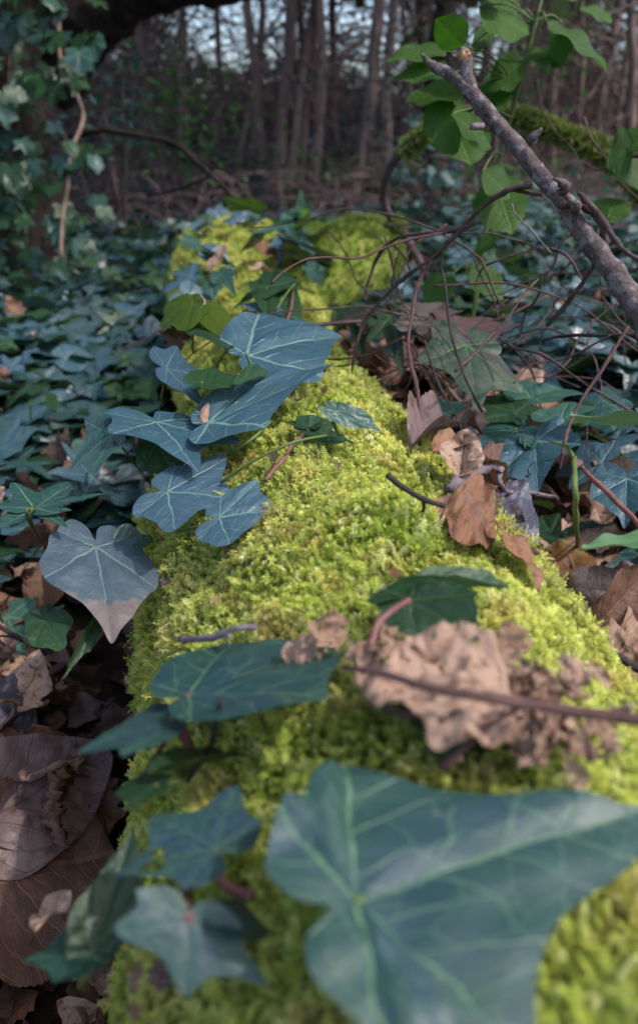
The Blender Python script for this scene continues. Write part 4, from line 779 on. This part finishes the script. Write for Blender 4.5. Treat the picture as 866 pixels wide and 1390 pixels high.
for pts, r0, r1, m in [
    ([(722, 250, .57), (690, 258, .58), (655, 285, .60), (620, 318, .62), (583, 350, .64), (548, 375, .66), (520, 402, .68), (492, 438, .70), (480, 490, .70), (476, 530, .72)], .0024, .0016, 'twig'),
    ([(735, 265, .57), (715, 262, .575), (690, 256, .58)], .0013, .001, 'twig'),
    ([(648, 300, .60), (600, 312, .63), (550, 322, .68), (515, 345, .72), (497, 385, .74), (492, 410, .75)], .0022, .0018, 'twig'),
    ([(760, 275, .55), (785, 268, .54), (808, 290, .54), (820, 325, .55), (806, 365, .57), (775, 412, .60), (745, 445, .62)], .0032, .0020, 'twig'),
    ([(783, 268, .54), (815, 300, .53), (850, 340, .52), (900, 375, .50)], .0026, .0022, 'twig'),
    ([(583, 352, .64), (560, 395, .64), (556, 440, .62), (563, 500, .58), (568, 560, .55), (570, 600, .54)], .0020, .0015, 'twig_red'),
    ([(600, 335, .63), (597, 365, .62), (605, 410, .60), (610, 460, .57), (622, 505, .55), (655, 560, .54)], .0014, .0010, 'twig_black'),
    ([(575, 465, .58), (590, 520, .56), (605, 550, .55), (623, 590, .52)], .0010, .0008, 'twig_black'),
    ([(850, 448, .52), (820, 490, .51), (788, 545, .50), (772, 590, .48), (768, 640, .46)], .0014, .0012, 'twig_red'),
    ([(846, 448, .52), (760, 455, .56), (705, 470, .58), (675, 482, .60)], .0013, .0008, 'twig_black'),
    ([(900, 585, .48), (850, 555, .50), (790, 518, .52), (740, 482, .54), (700, 475, .56)], .0010, .0012, 'twig'),
    ([(830, 455, .52), (770, 482, .54), (722, 492, .55), (692, 518, .54)], .0008, .0006, 'twig_red'),
    ([(620, 500, .56), (660, 462, .58), (700, 415, .62), (725, 385, .66)], .0016, .0010, 'twig'),
    ([(735, 340, .60), (700, 322, .62), (660, 310, .62), (620, 312, .62)], .0008, .0006, 'twig'),
    ([(745, 345, .58), (720, 310, .60), (700, 290, .60), (694, 275, .6)], .0009, .0006, 'twig_grey'),
    ([(790, 380, .60), (760, 350, .62), (720, 340, .64), (660, 355, .66), (640, 385, .68)], .0013, .0009, 'twig')]:
    mb = MB(); tube(mb, [(V3(p), lerp(r0, r1, i / (len(pts) - 1)) * .66 * (1 + .6 * (i % 2))) for i, p in enumerate(pts)], 8, 7, .8, .006); mb.build('side_twig', M[m], br)
for k in range(64):
    px, py, d = R.uniform(480, 866), R.uniform(290, 570), R.uniform(.62, 1.15); a = rad(R.uniform(20, 160)); L = R.uniform(.05, .16); p = P(px, py, d); pts = [(p, .0011)]
    dv = Vector((math.cos(a), R.gauss(0, .3), -math.sin(a) * R.choice((1, .4, -.4))))
    for j in range(6):
        dv = (dv + Vector((R.gauss(0, .35), R.gauss(0, .2), R.gauss(-.05, .35)))).normalized(); p = p + dv * L / 3; pts.append((p, .0011 - .00012 * j))
    mb = MB(); tube(mb, pts, 5, 3, .5, .003); mb.build('side_twig', M[R.choice(('twig', 'twig_black', 'twig', 'twig_red'))], br)
# bramble canes and dry stems behind it
for i, pts in enumerate([[(900, 318, 1.0), (800, 345, 1.0), (740, 380, 1.1), (690, 400, 1.2)], [(900, 350, .9), (840, 372, .95), (760, 372, 1.05), (700, 380, 1.1), (650, 430, 1.2)], [(880, 395, .9), (810, 392, 1.), (770, 400, 1.1), (740, 360, 1.2)],
                         [(700, 470, 1.), (740, 430, 1.05), (745, 380, 1.1), (720, 330, 1.2)], [(590, 520, .8), (560, 470, .9), (520, 450, 1.), (480, 455, 1.)], [(640, 560, .7), (600, 520, .75), (560, 495, .8), (520, 480, .85)],
                         [(870, 470, .8), (820, 440, .9), (760, 430, 1.), (720, 440, 1.1)], [(793, 160, .95), (800, 185, .93), (822, 215, .92), (855, 260, .9), (900, 300, .9)], [(900, 210, .8), (850, 215, .85), (815, 232, .88), (790, 222, .9)]]):
    stick(['thin arching cane reaching in at the right edge, %s' % w for w in ('highest of the arching canes', 'second below the bare branch', 'level with the fork of dark twigs', 'rising from the ivy to the twigs', 'low beside the log edge', 'lying among dead leaves by the log', 'crossing low behind the bare branch', 'pinkish and crooked over the mossy bough', 'reddish with small green leaves')][i], pts, .0017, .0009, ['twig', 'twig', 'twig_grey', 'twig', 'twig_red', 'pale_stem', 'twig_grey', 'twig_red', 'twig_red'][i], 'cane', 'cane')
stick('pale fallen stick lying on the ivy right of the log', [(640, 432, 1.45), (690, 418, 1.5), (735, 402, 1.6)], .012, .016, 'pale_stem', 'fallen_stick', 'stick', .4, .01, 10)
stick('long thin pale stick slanting behind the fallen one', [(600, 380, 1.9), (650, 410, 1.5), (705, 450, 1.3)], .006, .004, 'pale_stem', 'fallen_stick', 'stick', .4, .01)
stick('slender dark fallen branch sloping down to the far end of the log', [(110, 183, 2.3), (160, 178, 2.25), (212, 186, 2.2), (260, 215, 2.1), (300, 248, 2.05), (330, 280, 2.0), (350, 300, 1.95)], .009, .007, 'trunk_dark', 'slender_branch', 'branch', .4, .02, 9, extra=[[(215, 186, 2.2), (290, 235, 2.3), (200, 270, 2.5)]])
# mossy bough
mbough = root('mossy_bough', tuple(V3((600, 420, 'G.0'))), 'thin arching bough furred with green moss behind the bare branch', 'branch')
A = [((980, 420, .95), .012), ((900, 300, .98), .011), ((862, 245, 1.0), .011), ((815, 205, 1.03), .010), ((760, 182, 1.06), .010), ((705, 158, 1.1), .009), ((650, 150, 1.13), .008), ((610, 155, 1.15), .008), ((575, 182, 1.17), .0085), ((538, 218, 1.2), .008), ((520, 258, 1.25), .008), ((527, 290, 1.28), .009), ((550, 320, 1.3), .009), ((572, 362, 1.3), .008), ((585, 400, 1.35), .008)]
A = [(V3(p), r * .8) for p, r in A]; mb = MB(); tube(mb, A, 10, 6, .4, .006); mb.build('wood', M['twig'], mbough)
q = spline([(*a, b) for a, b in A], 16); p_, r_, s_, i_ = [], [], [], []
for _ in range(7500):
    u = R.random() * .84; i = int(u * (len(q) - 2)); a = Vector(q[i][:3]).lerp(Vector(q[i + 1][:3]), R.random()); d = (Vector(q[i + 1][:3]) - Vector(q[i][:3])).normalized()
    n_ = Matrix.Rotation(R.uniform(0, 6.283), 3, d) @ d.orthogonal().normalized()
    if noise.noise(a * 14) < -.22 or (u > .45 and R.random() < .15): continue
    lump = 1 + max(0, noise.noise(a * 30)) * .7
    p_.append(a + n_ * q[i][3] * .9 * lump * R.uniform(.7, 1.1)); r_.append(rot_to((n_ + Vector((R.gauss(0, .4), R.gauss(0, .4), R.gauss(-.35, .4)))).normalized(), R.uniform(0, 6.3))); s_.append(R.uniform(.7, 1.4)); i_.append(R.randrange(5))
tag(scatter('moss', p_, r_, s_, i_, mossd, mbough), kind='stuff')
# ------------------------------------------------------------------ sapling with bright oval leaves, top right
sap = root('sapling', tuple(V3((600, 560, 'G.0'))), 'slender green sapling with large bright toothed leaves behind the bare branch', 'sapling')
stem_obj(sap, [(V3((600, 560, 'G.0')), .0034), (V3((632, 455, 1.0)), .0032), (V3((648, 370, .95)), .0030), (V3((668, 265, .9)), .0028), (V3((695, 160, .86)), .0026), (V3((712, 80, .84)), .0024), (V3((738, -20, .82)), .002), (V3((760, -120, .8)), .0014)], M['petiole'], 'stem', 8, 8, .2, .006)
for B, T, S, m in [((628, 62, .76), (592, 22, .74), (595, 58, .76), 0), ((650, 10, .82), (722, 36, .80), (690, 0, .86), 0), ((742, 32, .82), (832, 80, .78), (780, 62, .76), 0), ((606, 70, .80), (524, 72, .80), (560, 62, .82), 0),
                   ((610, 98, .78), (532, 96, .80), (575, 84, .80), 0), ((715, 78, .84), (762, 74, .84), (735, 66, .88), 0), ((712, 85, .84), (660, 112, .82), (680, 80, .86), 0), ((640, 120, .82), (548, 128, .84), (590, 112, .86), 0),
                   ((625, 160, .80), (572, 172, .82), (590, 130, .84), 0), ((605, 160, .84), (640, 215, .80), (585, 190, .82), 0), ((612, 155, .76), (672, 190, .72), (640, 155, .78), 0), ((655, 232, .80), (695, 262, .78), (665, 262, .76), 0),
                   ((668, 245, .84), (695, 310, .80), (650, 290, .82), 0), ((640, 365, .9), (685, 400, .86), (650, 395, .86), 0), ((612, 372, .9), (575, 412, .88), (610, 400, .86), 0), ((670, 320, .88), (640, 345, .86), (650, 325, .9), 0),
                   ((640, 60, .9), (672, 40, .9), (655, 65, .88), 0), ((700, 110, .86), (640, 138, .84), (665, 105, .9), 0), ((845, 215, .86), (880, 255, .84), (840, 240, .84), 0), ((860, 195, .84), (822, 222, .85), (838, 182, .86), 0), ((770, 40, .84), (745, 88, .82), (770, 75, .80), 0), ((850, 205, .84), (905, 160, .82), (860, 175, .86), 0), ((700, 20, .84), (655, -12, .84), (690, -8, .86), 0), ((760, -5, .84), (815, -30, .84), (780, -30, .84), 0), ((835, 270, .86), (820, 300, .84), (850, 290, .84), 0), ((640, -8, .82), (700, -30, .8), (660, -30, .84), 0),
                   ((830, 30, 1.0), (790, 5, 1.0), (810, 10, 1.02), 0), ((640, 440, .9), (612, 470, .88), (640, 465, .86), 0)]:
    SEED[0] += 1; Bv, Tv, Sv = V3(B), V3(T), V3(S)
    leaf_obj(oval_shape('oval', 34, 7, .30, .12, .12, .03, SEED[0], serr=.06), frame(Bv, Tv, Sv, side=(.25, .5)), Bv, M['sap'], 'leaf', sap)
    j = min(((V3(p) - Bv).length, p) for p in [(632, 455, 1.0), (648, 370, .95), (668, 265, .9), (682, 210, .88), (695, 160, .86), (703, 120, .85), (712, 80, .84), (725, 30, .83), (738, -20, .82)])[1]
    if B[0] < 800: stem_obj(sap, [(V3(j), .0011), ((V3(j) + Bv) / 2 + Vector((0, 0, .01)), .001), (Bv, .0009)], M['petiole'], 'leaf_stalk', 5)
# ------------------------------------------------------------------ the wood behind
lt = root('leaning_tree', (-1.12, 2.75, gz(-1.12, 2.75)), 'dark leaning tree at the left whose heavy limb arches across the top', 'tree')
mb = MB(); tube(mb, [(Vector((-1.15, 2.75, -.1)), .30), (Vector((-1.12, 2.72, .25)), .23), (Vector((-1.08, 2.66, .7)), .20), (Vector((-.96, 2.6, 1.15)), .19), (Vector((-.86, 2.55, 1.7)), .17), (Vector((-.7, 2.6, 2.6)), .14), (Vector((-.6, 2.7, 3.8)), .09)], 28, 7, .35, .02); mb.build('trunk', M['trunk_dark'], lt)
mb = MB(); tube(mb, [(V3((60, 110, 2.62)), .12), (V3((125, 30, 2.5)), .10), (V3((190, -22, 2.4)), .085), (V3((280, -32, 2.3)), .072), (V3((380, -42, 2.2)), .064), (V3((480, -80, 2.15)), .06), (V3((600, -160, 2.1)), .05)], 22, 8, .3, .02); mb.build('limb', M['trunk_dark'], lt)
ci_ = root('climbing_ivy', (-1.0, 2.4, .05), 'curtain of dark ivy leaves hanging over the leaning tree at the left', 'ivy')
for k in range(300):
    zz = R.uniform(.02, 1.0); xx = -.64 - .48 * R.random() ** .8 + .04 * zz
    if xx > -.74 and R.random() < .4: continue
    yy = 2.45 - .08 * math.cos((xx + 1.08) * 2.2) + R.uniform(-.14, .06)
    leafplate(ci_, Vector((xx, yy, zz)), R.uniform(.036, .062), math.pi + R.gauss(0, .6), R.uniform(-1.35, -.3), R.gauss(0, .3), R.choice((1, 3, 3)))
for pts, r, m in [([(74, -20, 2.2), (82, 60, 2.2), (92, 100, 2.2), (108, 140, 2.2), (112, 165, 2.2), (98, 205, 2.18), (90, 240, 2.18), (86, 300, 2.15), (86, 350, 2.15)], .006, 'pale_stem'), ([(60, -20, 2.25), (84, 50, 2.22), (100, 110, 2.2), (106, 130, 2.2)], .004, 'pale_stem'), ([(15, 40, 2.2), (12, 100, 2.2), (16, 170, 2.2), (10, 240, 2.2)], .004, 'twig')]:
    mb = MB(); tube(mb, [(V3(p), r * (.8 + .4 * R.random())) for p in pts], 8, 6, .5, .01); mb.build('stem', M[m], ci_)
# broken stump
st = root('stump', tuple(V3((52, 392, 'G.0'))), 'small splintered brown stump standing in the ivy at the left', 'stump')
b0 = V3((52, 392, 'G.0')); dpt = (b0 - CAM).dot(FW)
for dx, hh, rr in ((-.018, .085, .017), (.012, .10, .018), (.034, .07, .013)):
    a = b0 + Vector((dx, R.uniform(-.01, .01), -.02)); mb = MB(); tube(mb, [(a, rr), (a + Vector((0, 0, hh * .5)), rr), (a + Vector((.002, 0, hh)), rr * .6), (a + Vector((.004, 0, hh + .03)), rr * .12)], 9, 3, .9, .004); mb.build('splinter', M['wood'], st)
for a, b, lab in [((32, 478, 'G.04'), (45, 452, 'G.09'), 'short pale splinter of wood standing in the ivy at the left'), ((150, 305, 'G.04'), (165, 290, 'G.08'), 'pale broken chip of wood sticking up from far ivy')]:
    stick(lab, [a, ((a[0] + b[0]) / 2, (a[1] + b[1]) / 2, 'G.065'), b], .008, .004, 'wood', 'wood_splinter', 'wood', .5, .001)
def clump(seed, n, size, spread, mat):
    r_ = random.Random(seed); mb = MB()
    for _ in range(n):
        c = Vector((r_.gauss(0, spread), r_.gauss(0, spread), r_.gauss(0, spread * .7))); u = Vector((r_.gauss(0, 1), r_.gauss(0, 1), r_.gauss(0, .6))).normalized(); v_ = u.orthogonal().normalized() * size * r_.uniform(.25, .42); u *= size * r_.uniform(.7, 1.2)
        mb.add([c, c + u * .5 + v_, c + u, c + u * .5 - v_], [(0, 1, 2, 3)], [(0, 0), (.3, .5), (0, 1), (-.3, .5)])
    return variant('clump', mb, mat)
def leafy(name, c1, c2, tc):
    g = NG(name); r = g.rnd(); c = g.mix(g.noise(g.pos(), 3., 2), c1, c2); return g.fin(c, .5, .4, .3, tc)
M['crown'] = leafy('crown_leaves', (.03, .06, .015), (.06, .09, .03), (.07, .14, .02))
M['under'] = leafy('undergrowth_leaves', (.10, .075, .066), (.17, .12, .11), (.10, .08, .06))
M['shrub'] = leafy('shrub_leaves', (.03, .10, .02), (.07, .15, .04), (.06, .18, .02))
M['shrub_b'] = leafy('shrub_leaves_bluish', (.04, .10, .09), (.06, .12, .12), (.05, .12, .08))
cc = collection_of('crown_clumps', [clump(i, 60, .13, .28, M['crown']) for i in range(4)])
uc = collection_of('under_clumps', [clump(20 + i, 70, .11, .30, M['under']) for i in range(3)] + [clump(30, 40, .12, .30, M['crown'])])
P_, R_, S_, I_ = [], [], [], []
for _ in range(260): P_.append((R.gauss(-1.7, .8), R.gauss(2.3, 1.1), R.gauss(3.4, .5))); R_.append(Euler((R.random() * 6, R.random() * 6, R.random() * 6))); S_.append(R.uniform(.6, 1.1)); I_.append(R.randrange(4))  # crown out of view, added to block sky light and darken the left
tag(scatter('crown', P_, R_, S_, I_, cc, lt), kind='stuff')
def far_tree(px, depth, r, lean, m, label, stems=1, topx=None, h=7., crown=True, group=None):
    b = V3((px, 240, depth)); b.z = gz(b.x, b.y) - .05; rt = root('tree', tuple(b), label, 'tree', group)
    for s in range(stems):
        sp = 0 if stems == 1 else (s - (stems - 1) / 2); ln = lean + sp * .05 + R.gauss(0, .04); bend = R.uniform(.03, .13); ph_ = R.uniform(0, 6); bx = b + Vector((sp * r * 1.5, R.uniform(-.1, .1) * (stems > 1), 0)); pts = []
        for k in range(7):
            z = h * (k / 6) ** 1.3; pts.append((bx + Vector((ln * z + bend * (math.sin(z * 1.3 + ph_) - math.sin(ph_)), .02 * z, z)), r * (1.25 if k == 0 else 1 - .1 * k) * (1 if s % 2 else .8)))
        mb = MB(); tube(mb, pts, 12, 6, .35, .03); tk = mb.build('trunk' if stems == 1 else 'stem', M[m], rt)
        for k in range(3):
            z = R.uniform(.4, 2.0); a = Vector((bx.x + ln * z, bx.y, bx.z + z)); sg = R.choice((-1, 1)); L = R.uniform(.4, 1.1); mb = MB()
            tube(mb, [(a, r * .22), (a + Vector((sg * L * .4, 0, L * .35)), r * .15), (a + Vector((sg * L * .8, R.uniform(-.2, .2), L * R.uniform(.2, 1)), ), r * .05)], 6, 5, .3, .04); mb.build('branch', M[m], tk, off=tuple(rt['_o']))
    if crown:
        P_, R_, S_, I_ = [], [], [], []
        for _ in range(90):
            P_.append(b + Vector((lean * h * .8 + R.gauss(0, .8), R.gauss(0, .8), h * .68 + R.gauss(0, .9)))); R_.append(Euler((R.random() * 6, R.random() * 6, R.random() * 6))); S_.append(R.uniform(.8, 1.6)); I_.append(R.randrange(4))
        tag(scatter('crown', P_, R_, S_, I_, cc, rt), kind='stuff')
    return rt
for a in [(250, 8.0, .060, .0, 'trunk_pale', 'straight pale-barked trunk seen just under the arching limb'), (392, 5.6, .048, .03, 'trunk', 'clump of tall fluted trunks rising side by side in the centre', 5),
          (318, 6.8, 0.030, 0.050, 'trunk', 'slim leaning pole left of the fluted clump under the left bright gap'),
          (432, 7.2, 0.035, 0.030, 'trunk', 'slim trunk in the space right of the fluted clump'),
          (503, 7.6, 0.035, 0.020, 'trunk', 'slim dark trunk at the left side of the right bright gap'),
          (552, 8.0, 0.040, 0.030, 'trunk_pale', 'pale slim trunk right of the right bright gap'),
          (612, 9.0, 0.045, -0.010, 'trunk', 'dim slim trunk behind the leaves of the sapling'),
          (668, 6.2, 0.030, 0.060, 'trunk', 'slim leaning pole behind the green sapling stem'),
          (720, 9.0, 0.050, 0.000, 'trunk_pale', 'pale trunk seen between upper sapling leaves'),
          (772, 7.4, 0.035, -0.040, 'trunk', 'slim pole above the mossy bough'),
          (828, 9.5, 0.050, 0.030, 'trunk', 'brown trunk near the upper right corner'),
          (225, 7.0, 0.028, -0.040, 'trunk', 'slim pole rising from the green shrub'),
          (478, 5.2, .060, .03, 'trunk', 'reddish-grey tall trunk right of the fluted clump'), (527, 6.6, .062, .035, 'trunk_pale', 'paler pinkish trunk right of centre beside the bright gap'), (455, 8.5, .06, -.05, 'trunk', 'thin trunk leaning left between the clump and the reddish trunk'),
          (585, 4.2, .055, .0, 'trunk_dark', 'black narrow trunk behind the sapling leaves'), (205, 9.0, .07, .05, 'trunk', 'dim trunk among twigs left of the pale one'), (300, 9.5, .05, -.02, 'trunk', 'thin dim trunk beneath the left bright gap'),
          (345, 7.4, .045, .02, 'trunk', 'slim trunk just left of the fluted clump'), (640, 7.0, .06, .03, 'trunk', 'dim trunk directly behind the bare branch tip'), (690, 8.5, .07, -.03, 'trunk', 'brown trunk behind the upper sapling leaves'),
          (745, 6.5, .05, .04, 'trunk', 'slim trunk behind the mossy bough'), (800, 8.0, .07, .0, 'trunk', 'purplish trunk near the top right corner'), (850, 6.0, .05, -.06, 'trunk', 'thin trunk leaning left at the right edge'),
          (120, 10., .08, .02, 'trunk', 'far trunk showing between the leaning tree and the twigs'), (420, 11., .08, .04, 'trunk', 'far trunk behind the fluted clump'), (560, 11., .08, -.02, 'trunk', 'far trunk in the bright gap right of centre')]:
    far_tree(*a[:6], stems=a[6] if len(a) > 6 else 1)
# thicket of bare stems, thinner where the sky shows through
GAPS = [(335, 42, 46, 38), (515, 55, 28, 44), (655, 45, 16, 32), (440, 20, 8, 20), (860, 45, 12, 16), (265, 20, 10, 14)]
mb = MB()
for k in range(2300):
    y = 4.2 + 11 * R.random() ** .6; x = R.uniform(-.55, .6) * y
    if y < 6 and -1.2 < x < .8 and R.random() < .8: continue
    h = R.uniform(.5, 2.6); px = 433 + F * x / (y * .95)
    if any(abs(px - g[0]) < g[2] + 12 for g in GAPS) and R.random() < .6: h = min(h, R.uniform(.3, .55) * y * .13)
    a = Vector((x, y, gz(x, y) - .02)); dx, dy = R.gauss(0, .5) * h, R.gauss(0, .3) * h; r = R.uniform(.003, .009) * (1 + y * .05)
    if h > 1.2 and R.random() < .5: z0 = R.uniform(.1, 1.8); a.z += z0; h *= R.uniform(-.3, .5); dx *= 2
    tube(mb, [(a, r), (a + Vector((dx * .3, dy * .3, h * .5)), r * .8), (a + Vector((dx * .8, dy, h * .85 - abs(dx) * .15)), r * .5), (a + Vector((dx * 1.3, dy, h - abs(dx) * .4)), r * .2)], 3, 3, 0, .05, cap=False)
for k in range(900):
    y = R.uniform(3.6, 8); x = R.uniform(-.5, .62) * y; h = R.uniform(.10, .42); a = Vector((x, y, gz(x, y) - .02)); dx, dy = R.gauss(0, .35), R.gauss(0, .2)
    tube(mb, [(a, .004), (a + Vector((dx * .4, dy * .4, h * .8)), .0035), (a + Vector((dx, dy, h * .9)), .002), (a + Vector((dx * 1.5, dy * 1.4, h * .55)), .001)], 3, 3, 0, .03, cap=False)
tag(mb.build('thicket', M['twig_far']), 'dense tangle of bare brown stems and twigs under the trees', 'thicket', kind='stuff')
P_, R_, S_, I_ = [], [], [], []
while len(P_) < 6400:
    y = R.uniform(17, 30); x = R.uniform(-.75, .75) * y; z = gz(x, y) + 6.5 * R.random() ** 1.1; d = Vector((x, y, z)) - CAM; dd = d.dot(FW); px = 433 + F * d.x / dd; py = 650 - F * d.dot(UP) / dd
    if any(((px - g[0]) / (g[2] + 30)) ** 2 + ((py - g[1]) / (g[3] + 32)) ** 2 < 1. for g in GAPS) and R.random() < .975: continue
    P_.append((x, y, z)); R_.append(Euler((R.random() * 6, R.random() * 6, R.random() * 6))); S_.append(R.uniform(.7, 1.3)); I_.append(R.randrange(4))
tag(scatter('undergrowth', P_, R_, S_, I_, uc), 'dark brown mass of distant undergrowth closing off the wood', 'undergrowth', kind='stuff')
def shrub(px, py, depth, wx, hz, n, mat, label, sz=.06):
    c = V3((px, py, depth)); b = Vector((c.x, c.y, gz(c.x, c.y))); rt = root('shrub', tuple(b), label, 'shrub')
    for _ in range(7):
        a = R.uniform(-1, 1); mb = MB(); tube(mb, [(b, .008), (b + Vector((a * wx * .5, 0, (c.z - b.z) * .7)), .006), (c + Vector((a * wx, R.uniform(-.2, .2), hz * R.uniform(-.3, .8))), .002)], 5, 5, .3, .03); mb.build('stem', M['twig'], rt)
    mb = MB()
    for _ in range(n):
        p = c + Vector((R.gauss(0, wx * .6), R.gauss(0, .25), R.gauss(0, hz * .6))); 
        if p.z < b.z + .03: continue
        u = Vector((R.gauss(0, 1), R.gauss(0, 1), R.gauss(-.1, .5))).normalized(); w_ = u.cross(Vector((R.gauss(0, .4), R.gauss(0, .4), 1))).normalized(); u *= sz * R.uniform(.6, 1.1); w_ *= sz * .28
        mb.add([p, p + u * .35 + w_, p + u * .75 + w_ * .7, p + u, p + u * .75 - w_ * .7, p + u * .35 - w_], [(0, 1, 2, 3, 4, 5)], [(0, 0), (.3, .35), (.2, .75), (0, 1), (-.2, .75), (-.3, .35)])
    tag(mb.build('foliage', M[mat], rt), kind='stuff')
shrub(235, 165, 4.2, .38, .30, 420, 'shrub', 'green leafy shrub behind the slender branch, left of centre')
shrub(150, 130, 3.4, .16, .25, 120, 'shrub_b', 'blue-green leafy sprigs beside the climbing ivy')
shrub(590, 240, 3.4, .20, .22, 200, 'shrub_b', 'blue-green leafy shrub right of the far end of the log', .07)
shrub(740, 60, 4.5, .3, .35, 200, 'shrub', 'green sprays of leaves high behind the sapling')
shrub(800, 300, 2.6, .25, .12, 150, 'shrub_b', 'low bluish leafy bush behind the canes at the right')
shrub(490, 150, 5., .3, .35, 180, 'shrub_b', 'dim bluish leaves between the central trunks')
shrub(440, 232, 4.6, .40, .12, 170, 'shrub', 'low dark green undergrowth at the foot of the central trunks', .05)
shrub(330, 225, 5.2, .45, .12, 150, 'shrub_b', 'low bluish undergrowth left of the central trunks behind the log', .05)
shrub(690, 240, 4.0, .45, .14, 170, 'shrub', 'low green undergrowth behind the sapling stem', .05)
shrub(90, 250, 4.4, .4, .2, 160, 'shrub', 'dim green undergrowth beyond the foot of the leaning tree', .05)
# crumbs of bark and leaf caught in the moss
p_, r_, s_, i_ = [], [], [], []
for _ in range(260):
    y = R.uniform(.12, 1.9); th = R.uniform(.3, math.pi - .3); cx, cz = log_axis(y); r = log_r(y, th) + .006
    p_.append((cx + r * math.cos(th), y, cz + r * math.sin(th))); r_.append(Euler((R.gauss(0, .7), R.gauss(0, .7), R.uniform(0, 6.3)))); s_.append(R.uniform(.003, .010)); i_.append(R.randrange(10))
tag(scatter('debris', p_, r_, s_, i_, lc, log), kind='stuff')
